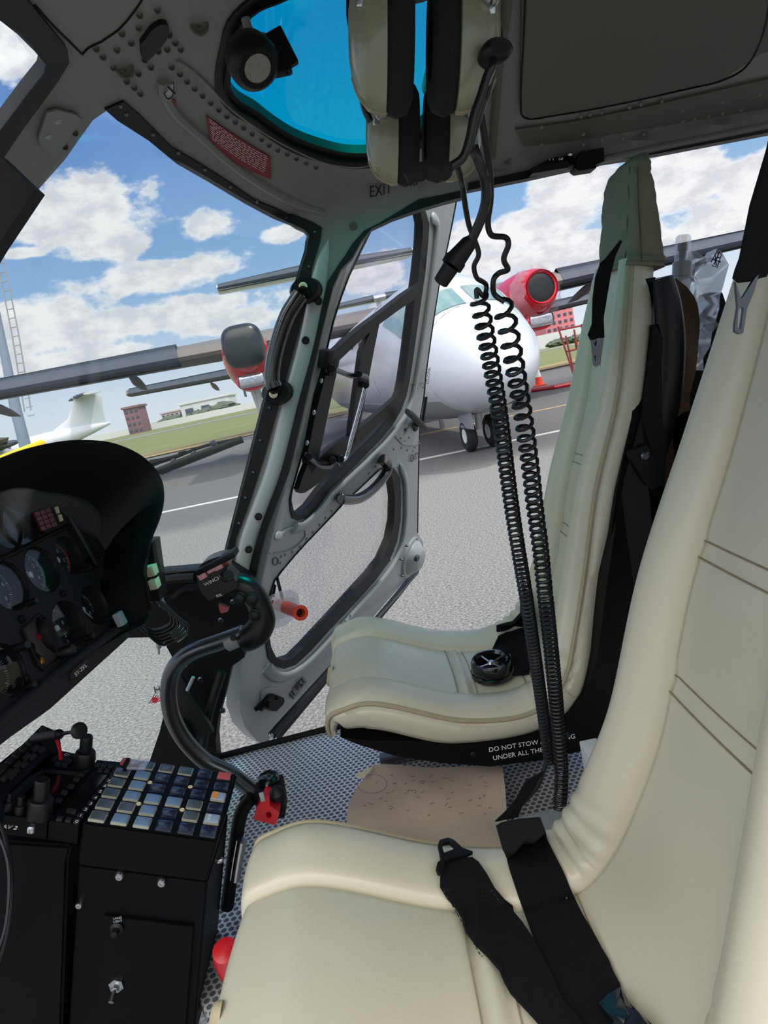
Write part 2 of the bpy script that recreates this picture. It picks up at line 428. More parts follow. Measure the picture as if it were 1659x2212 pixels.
# window gaskets
def strip_px(name, inner, outer_, m, surf=ROOF, lift=.006, thick=.02, parent=None, facing=down, hsm=3):
    return patch(name, outer_, surf, m, holes=[inner], thick=thick, step=30, lift=lift, parent=parent, sm=hsm, hsm=hsm, facing=facing)
win = patch('window_1', grow(cyan, 12), ROOF, CYAN, thick=.004, step=60, lift=-.012, sm=3, facing=down)
tag(win, 'cyan tinted roof window over the left seat', kind='structure')
strip_px('window_gasket', cyan, cyan_o, RUBBER, lift=.004, parent=win)
strip_px('window_bead', grow(cyan, 13), grow(cyan, 17), BLACK, lift=.012, thick=.01, parent=win)
# windscreen gasket (port)
wsg = ws_top + post_in + [(497,1250)] + post_out[::-1][1:] + ws_top_o[::-1]
gask = patch('windscreen_gasket', wsg, ROOF, RUBBER, thick=.02, step=22, lift=.004, facing=down, grid=False)
tag(gask, 'black rubber gasket with screws around the left windscreen', 'gasket')
sp = z1((520,455),(545,490),(660,578),(770,658),(885,730),(995,805),(1110,870),(1235,938),(1360,1000)) + z4((455,625),(150,1715),(80,1965)) + [(547,1020),(530,1075),(516,1130),(500,1190)]
for x, y in sp:
    bm = NB(); p = ROOF(x, y); n = (CAM - p).normalized(); lathe(bm, p + n * .004, n, [(.0045, 0), (.0045, .002), (.003, .004), (.0012, .0042), (.001, .003), (0, .003)], 10); obj('gasket_screw', bm, STEELD, gask)
# starboard windscreen gasket + the black lower centre post
sg_o = [(-180,-250),(-60,-130),(0,-60),(55,-10),(140,95),(144,125),(120,165),(95,200),(40,275),(0,335),(-120,520),(-180,620)]
sg_i = [(-180,560),(-60,350),(0,262),(50,195),(88,148),(93,128),(68,98),(30,60),(0,36),(-60,-10),(-180,-90)]
tag(patch('windscreen_gasket', sg_o + sg_i, ROOF, RUBBER, thick=.02, step=25, lift=.008, facing=down, grid=False), 'black rubber gasket around the right windscreen corner, top left', 'gasket')
CP = SY(1.03)
tag(patch('trim_2', [(0,335),(82,412),(0,535),(-70,650),(-180,840),(-180,600),(-40,390)], CP, BLACK, thick=.03, lift=.008, step=40, facing=lambda c: CAM - c), 'black painted lower part of the windscreen centre post', kind='structure')
pl = patch('cover_plate', z1((195,470),(240,458),(320,480),(345,500),(240,655),(220,660),(170,620),(158,590),(165,560)), ROOF, PAINT2, lift=.007, thick=.004, step=20, facing=down)
tag(pl, 'small grey cover plate with two screws on the centre post', 'cover plate')
bm = NB()
for x, y in z1((247,516),(205,582)):
    p = ROOF(x, y); n = (CAM - p).normalized(); lathe(bm, p + n * .006, n, [(.007, 0), (.007, .002), (.004, .005), (0, .005)], 14)
obj('screw_heads', bm, PAINT, pl)
# windscreen panes
ws = [(225,233)] + ws_top + post_in + [(440,1225),(330,1232),(-300,1100),(-180,820),(-70,650),(0,535),(140,345)]
def WSURF(px, py):
    t_ = max(0.0, min(1.0, (px - 0) / 690.0)); return P(px, py, 1.05 + .64 * t_ ** .8)
tag(patch('window_2', grow(ws, 5), WSURF, GLASS, thick=.004, step=60), 'left windscreen of clear acrylic', kind='structure')
tag(patch('window_3', [(-180,620),(-40,330),(95,150),(70,98),(0,30),(-180,-110)], SY(1.0), GLASS, thick=.004, step=60), 'right windscreen corner of clear acrylic', kind='structure')
# door opening seal
so_ = seal_l + tube_r[1:] + [(545,1290)] + seal_r[::-1][1:]
tag(patch('door_seal', so_, ROOF, RUBBER, thick=.035, step=22, lift=.003, facing=down, grid=False), 'black rubber seal around the left door opening', 'seal')
rs = [(1010,398),(1140,371),(1290,341),(1420,321),(1640,279),(2350,139),(2350,152),(1640,293),(1420,335),(1290,355),(1140,388),(1010,414)]
tag(patch('door_seal', rs, ROOF, RUBBER, thick=.03, step=30, lift=.012, facing=down, grid=False), 'black seal along the cabin door rail above the seats', 'seal')
bm = NB(); tube(bm, cat_([ROOF(x, y) + V((0, -.01, -.004)) for x, y in [(1165,372),(1290,347),(1420,318),(1640,274),(2000,200)]], 4), .008, 8)
tag(obj('door_rail', bm, PAINT2), 'round grey rail under the roof edge, left side', 'rail')
# rounded highlight bead along the fascia and post (the frame is a fat rounded profile)
bm = NB(); pth = [((a[0] + b[0]) / 2, (a[1] + b[1]) / 2) for a, b in zip(z4((570,420),(520,600),(475,880),(400,1240),(290,1650),(165,2150)) + [(550,1100),(525,1170),(508,1250)], z4((640,420),(590,640),(530,900),(450,1280),(340,1680),(215,2190)) + [(570,1100),(545,1170),(528,1260)])]
tube(bm, cat_([ROOF(x, y) for x, y in pth], 5), [.001, .005, .009, .012, .014, .016, .0175] + [.019] * 60, 14, ry=.55)
tag(obj('door_post', bm, PAINT), 'pale grey rounded door post between windscreen and open left door', 'post')
for i, (x, y) in enumerate(z4((528,893),(428,1196)) + [(558,1116),(537,1187)]):
    p = ROOF(x, y); n = (CAM - p).normalized(); bm = NB(); lathe(bm, p + n * .012, n, [(.0095, -.004), (.0095, .004), (.007, .006), (.0062, .003), (0, .003)], 16)
    tag(obj('plug_button', bm, RUBBER), ['topmost', 'second from top', 'third from top', 'lowest'][i] + ' black rubber plug in the grey door post', 'plug', 'rubber plugs in the door post')
# fascia channel with placards
fas = z1((715,330),(760,262),(800,290),(920,400),(1060,520),(1200,615),(1330,690),(1480,770),(1560,790),(1640,760)) + [(850,372),(900,350),(930,372)]
bm = NB()
def rel(pts, r, m, name, lab, cat, lift=0.0, n=5, closed=False, ry=1.0):
    b = NB(); tube(b, cat_([ROOF(x, y) + (CAM - ROOF(x, y)).normalized() * lift for x, y in pts], n, closed), r, 8, closed, ry=ry)
    return tag(obj(name, b, m), lab, cat)
rel(z1((700,345),(705,400),(760,490),(860,580),(980,690),(1120,790),(1280,880),(1400,920)), .010, LINER2, 'trim_3', None, None, .0).__setitem__('kind', 'structure')
rel(z1((765,262),(830,305),(900,370),(1000,470),(1130,565),(1260,640),(1400,700),(1540,720),(1640,700)), .0035, LINER2, 'trim_4', None, None, .002).__setitem__('kind', 'structure')
rel(z1((440,178),(520,120),(600,20),(640,-60)), .0016, BLACK, 'trim_5', None, None, .001).__setitem__('kind', 'structure')
rel(z1((355,235),(385,205),(440,178)), .0016, BLACK, 'trim_6', None, None, .001).__setitem__('kind', 'structure')
rel(z1((150,20),(230,110),(355,235)), .0016, BLACK, 'trim_7', None, None, .001).__setitem__('kind', 'structure')
# lightening holes and rivets pressed into the roof
hb = NB()
for x, y in z1((742,290),(777,320),(808,352),(840,382),(875,413),(910,444),(945,474),(980,502),(1016,527),(1052,552),(1089,578),(1130,602),(1162,627),(1200,648),(1240,665),(1280,685),(1322,704),(1365,722),
               (680,43),(603,65),(600,120),(527,145),(567,185),(505,215),(445,245),(415,210),(490,292),(548,352),(580,378),(606,405),(598,318),(652,290),(625,258),(683,220),(722,213),(757,185),(780,213),(730,150),(325,575),(282,635)):
    p = ROOF(x, y); n = (CAM - p).normalized(); lathe(hb, p + n * .0025, n, [(.0052, -.002), (.0052, .0015), (.0035, .001), (.0025, -.002), (0, -.002)], 10)
tag(obj('rivet_rows', hb, LINER), 'rows of pressed dimples and rivets on the roof fascia', 'rivets', kind='stuff')
for i, (x, y) in enumerate(z1((540,298),(860,108)) + z4((794,315)) + [(1095,347)]):
    p = ROOF(x, y); n = (CAM - p).normalized(); bm = NB(); lathe(bm, p + n * .002, n, [(.014, -.002), (.014, .002), (.011, .004), (.009, .002), (.003, .001), (.002, -.002), (0, -.002)] if i < 2 else [(.009, 0), (.009, .002), (.007, .003), (.003, .002), (.002, 0), (0, 0)], 18)
    tag(obj('roof_fastener', bm, LINER), ['large round recessed fastener at left on the roof', 'large round recessed fastener beside the tinted window', 'small round fastener at the top of the grey door post', 'small round fastener above the cabin door rail'][i], 'fastener')
pg_ = patch('roof_grommet', z1((605,200),(602,170),(620,145),(650,105),(690,82),(718,88),(723,115),(712,150),(680,190),(650,225),(625,244),(608,232)), ROOF, RUBBER, lift=.008, thick=.012, step=30, sm=3, facing=down)
tag(pg_, 'oval black rubber grommet in the roof', 'grommet')
p1 = patch('warning_placard', z1((887,492),(1000,570),(1080,620),(1168,675),(1170,770),(1080,732),(1000,690),(905,602)), ROOF, REDP, lift=.004, thick=.002, step=20, facing=down)
tag(p1, 'long dark red placard of white text on the roof fascia', 'placard')
bm = NB()
random.seed(3)
for r in range(9):
    t = (r + .9) / 10.2; x = 0.05 + .05 * (r == 2)
    while x < .90:
        L = random.uniform(.03, .09)
        def pp(u):
            a = (887 + u * 281, 492 + u * 183 + 14 * math.sin(u * 3.1)); b_ = (905 + u * 265, 602 + u * 168 + 12 * math.sin(u * 3.1)); return ROOF((a[0] + (b_[0] - a[0]) * t) * .5003, (a[1] + (b_[1] - a[1]) * t) * .5003)
        A, B = pp(x), pp(min(.95, x + L)); n = (CAM - A).normalized(); dn = (B - A).cross(n).normalized() * .00055
        bm.faces.new([bm.verts.new(q + n * .008) for q in (A - dn, B - dn, B + dn, A + dn)]); x += L + .02
obj('placard_lines', bm, LETW, p1)
p2 = patch('warning_placard', z1((720,405),(757,430),(763,485),(722,440)), ROOF, REDP, lift=.004, thick=.002, step=20, facing=down)
tag(p2, 'small dark red placard under the no smoking disc', 'placard')
c = ROOF(364.5, 189); n = (CAM - c).normalized(); bm = NB(); lathe(bm, c + n * .004, n, [(.019, 0), (.019, .001), (0, .001)], 24, sy=.5, ref=(.3, 0, 1))
nsd = tag(obj('no_smoking_disc', bm, LETW), 'round no smoking sticker above the small red placard', 'sticker')
bm = NB(); lathe(bm, c + n * .009, n, [(.018, 0), (.018, .001), (.015, .001), (.015, 0)], 24, sy=.5, ref=(.3, 0, 1)); box(bm, c + n * .0095, (.026, .003, .001), ax=((.45, .2, -.6), n.cross(V((.45, .2, -.6))), n))
obj('ban_ring', bm, INK, nsd)
tag(txt_px('exit_lettering', 'EXIT', ROOF, (798,409), (845,400), .034, INK, lift=.007, hpx=24), 'black EXIT lettering on the roof fascia beside the headsets', 'lettering')
tag(txt_px('sign_lettering', 'Ku', ROOF, (873,390), (900,384), .028, INK, lift=.007, hpx=19), 'black lettering half hidden behind the hanging headsets', 'lettering')
# roof lining over the aft cabin: raised beam, recessed panel
bm = NB()
for pts, r in (([(1098,-60),(1090,40),(1078,120),(1070,220),(1062,330)], .018),):
    tube(bm, cat_([ROOF(x, y) for x, y in pts], 5), r, 12, ry=.45)
tag(obj('roof_beam', bm, LINER), 'curved grey roof beam right of the headsets', 'beam')
rp = patch('roof_panel', [(1128,-300),(2300,-560),(2300,-40),(1720,82),(1640,105),(1560,160),(1330,215),(1140,246),(1124,225),(1122,150)], ROOF, LINER, lift=.012, thick=.008, step=45, facing=down)
tag(rp, 'large flat grey lining panel in the roof over the seats', 'panel')
bm = NB(); tube(bm, [ROOF(x, y) + V((0, 0, -.012)) for x, y in cat2] if False else [ROOF(p[0], p[1]) + V((0, -.004, -.011)) for p in cat_([(1135,-120,0),(1128,60,0),(1122,200,0),(1132,244,0),(1200,238,0),(1330,215,0),(1480,182,0),(1560,162,0),(1615,125,0),(1650,40,0),(1662,-60,0)], 6)], .0022, 6)
obj('panel_groove', bm, BLACK, rp)
lp = patch('roof_edge_panel', [(1112,275),(1130,312),(1240,300),(1640,232),(2200,120),(2200,60),(1640,170),(1400,225),(1240,258)], ROOF, LINER, lift=.006, thick=.006, step=45, facing=down)
tag(lp, 'riveted grey edge panel above the cabin door rail', 'panel')
hb = NB()
for x, y in [(1255,252),(1275,248),(1300,243),(1360,232),(1385,226),(1430,219),(1475,262),(1500,257),(1530,251),(1560,245),(1600,238),(1260,312),(1300,302),(1345,300),(1390,290),(1260,290),(1170,312),(1170,275),(1640,205),(1560,221),(1475,238)]:
    p = ROOF(x, y); n = (CAM - p).normalized(); lathe(hb, p + n * .011, n, [(.004, -.004), (.004, .001), (.002, .003), (0, .003)], 8)
obj('rivets', hb, PAINT2, lp)
# door hinge brackets on the rail
hg = thing('rail_fitting', ROOF(1190,360), 'black riveted hinge bracket on the cabin door rail', 'hinge')
patch('hinge_plate', z2((770,640),(840,600),(925,563),(932,600),(930,625),(780,650)), ROOF, BLACK, lift=.03, thick=.012, step=30, parent=hg, facing=down)
patch('hinge_block', z2((758,648),(893,622),(893,648),(760,670)), ROOF, RUBBER, lift=.045, thick=.03, step=30, parent=hg, facing=down)
bm = NB()
for x, y in z2((850,597),(885,594),(920,578)):
    p = ROOF(x, y); n = (CAM - p).normalized(); lathe(bm, p + n * .031, n, [(.005, 0), (.005, .002), (.003, .003), (.0028, 0), (0, 0)], 12)
obj('rivets', bm, STEEL, hg)
tag(patch('rail_bracket', z2((925,625),(940,585),(1025,570),(1028,620),(998,632),(998,645),(935,655),(920,645)), ROOF, BLACK, lift=.035, thick=.04, step=30, facing=down), 'black block bracket on the door rail, right of the hinge', 'bracket')

# ------------------------------------------------------------------ nose side wall below the windscreen (port)
NW = SY(1.64)
fr = [(338,1236),(430,1228),(497,1222),(548,1255),(552,1300),(528,1420),(500,1440),(486,1500),(470,1560),(466,1600),(470,1650),(300,1720),(318,1660),(345,1580),(362,1510),(376,1460),(372,1420),(355,1388),(320,1377),(270,1378),(200,1378),(150,1300),(260,1240)]
fr2 = [(110,1378),(270,1376),(320,1377),(355,1388),(372,1420),(378,1460),(362,1510),(345,1580),(318,1660),(300,1720),(470,1650)]
nw = patch('wall_nose', fr, NW, BLACK, thick=.05, step=40)
tag(nw, 'black nose side structure around the lower chin window', kind='structure')
bm = NB()
tube(bm, [P(x, y, 1.62) for x, y in [(345,1239),(430,1231),(498,1225)]], .006, 8)
tube(bm, cat_([P(x, y, 1.62) for x, y in [(345,1300),(375,1290),(400,1272),(430,1268)]], 4), .009, 8)
tube(bm, cat_([P(x, y, 1.60) for x, y in [(332,1300),(345,1262),(368,1252),(420,1248)]], 4), .012, 8)
tube(bm, cat_([P(x, y, 1.60) for x, y in [(480,1450),(455,1530),(440,1600),(430,1650)]], 4), .011, 8)
box(bm, P(410,1530,1.58), (.05, .02, .16), ax=((1, 0, .25), (0, 1, 0), (-.25, 0, 1)), bev=.006)
box(bm, P(395,1580,1.57), (.04, .03, .06), ax=((1, 0, .25), (0, 1, 0), (-.25, 0, 1)), bev=.006)
obj('frame_ribs', bm, HOODB, nw)
for x, y in [(380,1248),(450,1296),(500,1305),(474,1345),(478,1542),(430,1474)]:
    bm = NB(); p = P(x, y, 1.60); lathe(bm, p + V((0, .02, 0)), (0, -1, 0), [(.007, 0), (.007, .004), (.004, .007), (0, .007)], 12); obj('bolt', bm, STEELD, nw)
for x0, y0, x1, y1, rr in ((377,1358,396,1378,.016),(343,1378,343,1400,.006),(343,1400,343,1413,.0025),(340,1282,352,1308,.008),(418,1462,404,1492,.004),(405,1400,400,1440,.004)):
    bm = NB(); cyl(bm, P(x0, y0, 1.52), P(x1, y1, 1.52), rr)
    tag(obj('wiring_connector', bm, CLOUDP), {377:'large clear grey wiring connector on the black nose wall', 340:'ribbed pale hose fitting under the fuse block', 418:'thin pale rod end inside the curved stick', 405:'slim pale wire sleeve on the nose frame'}.get(x0, 'small grey probe hanging in front of the chin window' if rr > .003 else 'thin tip of the hanging probe'), 'connector')
wb = NB()
random.seed(5)
for k in range(6):
    o = P(330 + k * 4, 1290 + k * 4, 1.45)
    tube(wb, cat_([o + V((0, 0, .0)), o + V((.02, .01, -.03)), o + V((.015 + .004 * k, .02, -.07)), o + V((-.03, .03, -.08 - .003 * k)), o + V((-.06, .02, -.05))], 5), .0035, 6)
tag(obj('wire_bundle', wb, CORD), 'bundle of black wires under the instrument hood', 'wires')
tag(patch('chin_window', [(60,1376),(285,1373),(330,1380),(358,1392),(376,1430),(372,1480),(350,1560),(320,1650),(200,1700),(20,1700)], SY(1.68), GLASS, thick=.003, step=60), 'clear chin window below the instrument panel', 'window', kind='structure')
bpy.data.objects['chin_window'].name = 'window_4'
st = patch('warning_sticker', z8((118,1222),(136,1204),(166,1206),(150,1252),(122,1248)), SY(1.67), LETW, thick=.001, step=20)
tag(st, 'white and black sticker with red print on the chin window', 'sticker')
txt_px('lettering', 'H', SY(1.669), (334,1490), (346,1488), .014, INK, st)
bm = NB()
for k in range(5):
    a = P(322 + k * 5, 1520 - k * 1, 1.668); b = P(334 + k * 4, 1500 + k * 2, 1.668); tube(bm, [a, b], .0012, 4)
obj('small_print', bm, REDP, st)
bm = NB(); lathe(bm, P(335,1512,1.668), (0, -1, 0), [(.008, 0), (.008, .001), (0, .001)], 14); obj('red_dot', bm, RED, st)

# ------------------------------------------------------------------ cabin floor
FZ = .62
fm = bpy.data.materials.new('perforated_floor'); fm.use_nodes = True; q = G(fm.node_tree); b = fm.node_tree.nodes['Principled BSDF']
tcn = q.n('ShaderNodeTexCoord'); s3 = q.n('ShaderNodeSeparateXYZ'); q.l(tcn.outputs['Object'], s3.inputs[0])
def dots(off):
    fx = q.m('SUBTRACT', q.m('FRACT', q.m('ADD', q.m('MULTIPLY', s3.outputs[0], 1 / .0136), off)), .5)
    fy = q.m('SUBTRACT', q.m('FRACT', q.m('ADD', q.m('MULTIPLY', s3.outputs[1], 1 / .0236), off)), .5)
    fx = q.m('MULTIPLY', fx, .0136); fy = q.m('MULTIPLY', fy, .0236)
    return q.m('SQRT', q.m('ADD', q.m('MULTIPLY', fx, fx), q.m('MULTIPLY', fy, fy)))
dm = q.m('MINIMUM', dots(0.0), dots(.5)); mk = q.m('LESS_THAN', dm, .0050)
q.l(q.mix(mk, (.80, .82, .84), (.16, .165, .17)), b.inputs['Base Color']); q.l(q.m('MULTIPLY_ADD', mk, .2, .38), b.inputs['Roughness'])
b.inputs['Metallic'].default_value = .5
bn = q.n('ShaderNodeBump'); bn.inputs['Strength'].default_value = .5; bn.inputs['Distance'].default_value = .002; q.l(mk, bn.inputs['Height']); q.l(bn.outputs[0], b.inputs['Normal'])
def SF(x, y): return PZ(x, y, FZ)
a = PZ(470,1641,FZ); b2 = PZ(715,1578,FZ)
bm = NB(); ex = b2 + (b2 - a) * 3.0
fl = [V((-.42, .35, FZ)), V((-.42, .9, FZ)), V((a.x, 1.15, FZ)), a, b2, V((1.7, 1.74, FZ)), V((1.7, .35, FZ))]
loft(bm, [[p for p in fl], [p - V((0, 0, .03)) for p in fl]])
tag(obj('floor', bm, fm, smooth=False), 'cabin floor of bluish metal with oval dimples', kind='structure')
bm = NB(); tube(bm, [a + V((0, .004, .006)), b2 + V((0, .004, .006)), V((1.7, 1.745, FZ + .006))], .008, 8)
tag(obj('trim_8', bm, BLACK), 'black sill strip along the door side of the floor', kind='structure')
bm = NB(); box(bm, (.6, .95, FZ - .1), (2.1, 1.5, .12), bev=.04); tag(obj('trim_9', bm, PAINT), 'belly of the helicopter', kind='structure')

# ================================================================== seats
YC = 1.435
pipw = [((716,1590),.21),((709,1571),.228),((712,1550),.235),((736,1537),.236),((787,1522),.237),((850,1528),.237),((955,1552),.236),((1019,1559),.234),((1103,1554),.228),((1158,1537),.222),
        ((1200,1505),.210),((1228,1450),.185),((1244,1370),.155),((1263,1250),.132),((1289,1060),.122),((1331,879),.122),((1350,715),.114),((1359,557),.092)]
SP = []
for (x, y), w_ in pipw:
    p = P(x, y, YC - w_); SP.append((p.x, p.z, w_))
# side wall depth and bolster height along the profile
DEP = [.008,.02,.03,.045,.055,.056,.056,.05,.044,.044,.046,.048,.05,.052,.055,.055,.052,.05]
BOL = [.0,.004,.008,.012,.015,.016,.017,.018,.02,.024,.028,.032,.036,.036,.032,.026,.018,.006]
def resample(n=9):
    pts = cat_([(a, b, c) for a, b, c in SP], n); ex = cat_([(d, b, 0) for d, b in zip(DEP, BOL)], n)
    return pts, ex
PT, EX = resample()
NP = len(PT)
NEARMOD = [(-.022,0)] * 9 + [(-.030,.01),(-.036,.02),(-.040,.045),(-.042,.058),(-.042,.055),(-.044,.050),(-.042,.038),(-.036,.02),(-.034,.012)]
def pn(i):
    a = PT[max(0, i - 1)]; b = PT[min(NP - 1, i + 1)]; dx, dz = b.x - a.x, b.y - a.y; L = math.hypot(dx, dz)
    return (-dz / L, dx / L)
VS = [1, .985, .95, .9, .84, .78, .72, .66, .60, .565, .54, .525, .51, .49, .46, .40, .30, .18, .06]
VS = VS + [-v for v in VS[::-1]]
SEAM = .525
def hgt(v, i):
    a = abs(v); t = i / 9.0; bol = EX[i].y
    if a > SEAM:
        u = (1 - a) / (1 - SEAM); h = bol * math.sin(math.pi * min(1, u ** .8)) ** .75 + .004 * u - .010 * max(0, a - .95) / .05
    else: h = -.002 + .008 * (1 - (a / SEAM) ** 2) * (1 if t < 9.5 else .3)
    h -= .007 * math.exp(-((a - SEAM) / .016) ** 2)
    if a < SEAM:
        for ts in (7.0, 7.35, 9.3, 9.62, 13.45, 14.3): h -= .005 * math.exp(-((t - ts) / (.09 if ts < 9 else .05)) ** 2) * min(1, (SEAM - a) / .05)
        h += .004 * math.exp(-((t - 7.17) / .12) ** 2)
    # creases where the leather folds between cushion and backrest
    if 8.5 < t < 12 and a > SEAM: h += .0028 * math.sin(t * 11 + a * 4) * math.sin(math.pi * (t - 8.5) / 3.5)
    return h
def seat_mesh(i0, i1):
    bm = NB(); rings = []
    for i in range(i0, i1 + 1):
        x, z, w_ = PT[i]; nx, nz_ = pn(i); dep = EX[i].x; r = []
        t = i / 9.0
        for j in range(5, 0, -1):    # far side wall
            d = dep * j / 5; r.append(V((x - nx * d, YC + w_ * (1 - .05 * (j / 5) ** 2) + .004 * math.sin(j * .7), z - nz_ * d)))
        for v in VS:
            h = hgt(v, i); r.append(V((x + nx * h, YC + w_ * v, z + nz_ * h)))
        for j in range(1, 6):
            d = dep * j / 5; r.append(V((x - nx * d, YC - w_ * (1 - .05 * (j / 5) ** 2) - .004 * math.sin(j * .7), z - nz_ * d)))
        rings.append([bm.verts.new(p) for p in r])
    n = len(rings[0])
    for a, b in zip(rings, rings[1:]):
        for k in range(n - 1): bm.faces.new((a[k], a[k + 1], b[k + 1], b[k]))
        bm.faces.new((a[n - 1], a[0], b[0], b[n - 1]))
    bm.faces.new(rings[0]); bm.faces.new(rings[-1][::-1])
    return bm
IB = 9 * 10 + 4
FARLAB = 'cream leather left seat at the far side, black disc buckle lying on it'
def edge_pts(i0, i1, v, off=0.0015, step=2):
    o = []
    for i in range(i0, i1 + 1, step):
        x, z, w_ = PT[i]; nx, nz_ = pn(i); h = hgt(v, i) + off if abs(v) < .99 else off; o.append(V((x + nx * h, YC + w_ * v, z + nz_ * h)))
    return o
def make_seat(lab=FARLAB, mod=None, loc=(.1, YC, FZ)):
    global PT
    keep = PT
    if mod:
        mm = cat_([(a, b, 0) for a, b in mod], 9); PT = [V((p.x + m_.x, p.y + .008, p.z + m_.y)) for p, m_ in zip(PT, mm)]
    root = thing('helicopter_seat', loc, lab, 'seat', 'cream leather front seats')
    cu = obj('seat_cushion', seat_mesh(0, IB), LEATHER, root, ang=75)
    ba = obj('backrest', seat_mesh(IB, NP - 1), LEATHER, root, ang=75)
    for par, i0, i1 in ((cu, 0, IB), (ba, IB, NP - 1)):
        for s in (1, -1):
            bm = NB(); tube(bm, edge_pts(i0, i1, s), .0042, 8); obj('piping', bm, LEATHER2, par)
            bm = NB(); tube(bm, edge_pts(max(i0, 6), i1, s * SEAM, -.001), .0022, 6); obj('seam', bm, LEATHER2, par)
    for par, ts in ((cu, (6.9, 7.45, 9.26, 9.66)), (ba, (13.38, 13.52, 14.23, 14.37))):
        for t_ in ts:
            bm = NB(); i = int(t_ * 9); x, z, w_ = PT[i]; nx, nz_ = pn(i)
            for k in range(-26, 27):
                v = k / 26 * (SEAM - .03); h = hgt(v, i) + .0006; p = V((x + nx * h, YC + w_ * v, z + nz_ * h)); box(bm, p, (.0016, .0042, .0016))
            obj('stitching', bm, STITCH, par)
    bm = NB()   # button dimple flap on the front lip
    i = 14; x, z, w_ = PT[i]; nx, nz_ = pn(i); c0 = V((x + nx * .004, YC - .03, z + nz_ * .004))
    lathe(bm, c0, (nx, 0, nz_), [(.024, -.004), (.023, .002), (.018, .006), (.012, .002), (0, -.001)], 20, sy=.6, ref=(0, 0, 1))
    obj('lip_button', bm, LEATHER2, cu)
    # black shell: side outline extruded across the width
    sh = [(735,1592),(800,1600),(900,1600),(1040,1597),(1130,1582),(1200,1560),(1262,1500),(1290,1420),(1312,1250),(1340,1060),(1385,900),(1415,700),(1450,760),(1445,900),(1432,1060),(1420,1250),(1390,1420),(1340,1560),(1310,1610),(1170,1642),(1060,1656),(950,1648),(850,1632),(770,1607)]
    o = [P(x, y, YC - .2) for x, y in sh]
    def wid(p): return .198 if p.z < 1.0 else max(.128, .198 - (p.z - 1.0) * .35)
    o = [P(x, y, YC - wid(p)) for (x, y), p in zip(sh, o)]
    bm = NB(); A = [bm.verts.new(V((p.x, YC - wid(p), p.z))) for p in o]; B = [bm.verts.new(V((p.x, YC + wid(p), p.z))) for p in o]; n = len(o)
    bm.faces.new(A); bm.faces.new(B[::-1])
    for k in range(n): bm.faces.new((A[k], B[k], B[(k + 1) % n], A[(k + 1) % n]))
    bmesh.ops.triangulate(bm, faces=[f for f in bm.faces if len(f.verts) > 4])
    obj('shell', bm, SHELL, root, ang=30)
    tx = 'DO NOT STOW ANYTHING', 'UNDER ALL THE SEATS'
    sf = SY(YC - .2)
    for s, a, b, z_ in ((tx[0], (1055,1619), (1168,1601), .0), (tx[1], (1064,1637), (1168,1619), 0)):
        A_, B_ = sf(*a), sf(*b); xd = (B_ - A_).normalized(); txt('lettering', s, A_ + V((0, -.0025, 0)), xd, V((-xd.z, 0, xd.x)), .0135, LETW, root, align='LEFT')
    bm = NB(); lathe(bm, P(1022,1629,YC - .2), (0, -1, 0), [(.006, 0), (.006, .002), (.004, .004), (0, .004)], 12); obj('shell_bolt', bm, RUBBER, root)
    # legs and rails down to the floor
    for sx_, sy_ in ((.0, .06), (.22, .06), (.0, .15), (.22, .15)):
        bm = NB(); box(bm, (sx_, YC + sy_, FZ + .085), (.035, .02, .17), bev=.003); obj('leg', bm, SHELL, root)
    for sy_ in (.06, .15):
        bm = NB(); box(bm, (.12, YC + sy_, FZ + .012), (.5, .03, .022), bev=.003); obj('rail', bm, STEELD, root)
    # canvas head cover
    S = []
    def sec(pf, pn_, pb, hw, rb=.02):
        # pf: near front corner px ; pb: near back corner px on plane Yc-hw
        a_ = P(*pf, YC - hw); b_ = P(*pb, YC - hw); L = []
        for (u, vv) in ((0, -.75), (0, -1 + .08), (.06, -1), (.3, -1.03), (.6, -1.03), (.92, -1), (1, -.9), (1.04, -.4), (1.04, .4), (1, .9), (.92, 1), (.6, 1.03), (.3, 1.03), (.06, 1), (0, .92), (-.02, .75), (-.10, .4), (-.12, 0), (-.10, -.4), (-.02, -.75)):
            L.append(V((a_.x + (b_.x - a_.x) * u, YC + hw * vv, a_.z + (b_.z - a_.z) * u)))
        return L
    secs = [sec((1350,640), 0, (1432,640), .114), sec((1354,600), 0, (1442,605), .106), sec((1358,562), 0, (1440,565), .100), sec((1362,545), 0, (1438,548), .090), sec((1366,480), 0, (1430,480), .089), sec((1368,420), 0, (1420,418), .086), sec((1368,370), 0, (1410,368), .080),
            sec((1369,345), 0, (1407,345), .070), sec((1374,334), 0, (1404,334), .054), sec((1384,330), 0, (1398,330), .03)]
    hc = []
    for a_, b_ in zip(secs, secs[1:]):
        for k in range(4): hc.append([a_[j].lerp(b_[j], k / 4) for j in range(len(a_))])
    hc.append(secs[-1]); rnd = random.Random(4)
    for r_i, r_ in enumerate(hc):
        for j, p in enumerate(r_): p.x += .0016 * math.sin(r_i * 1.3 + j * 2.1); p.y += .0014 * math.sin(r_i * .9 + j)
    bm = NB(); loft(bm, hc[7:]); hco = obj('head_cover', bm, CANVAS, root, ang=60)
    bm = NB(); loft(bm, [[p + (p - V((sum(q.x for q in r_) / 20, YC, p.z))) * .03 for p in r_] for r_ in hc[8:12]]); obj('cover_hem', bm, CANVAS, hco, ang=60)
    bm = NB(); tube(bm, cat_([P(x, y, YC - hw_ - .0035) for x, y, hw_ in ((1386,565,.103),(1384,520,.092),(1380,450,.09),(1378,400,.088),(1378,360,.08))], 5), .0012, 5); obj('cover_seam', bm, BROWN, hco)
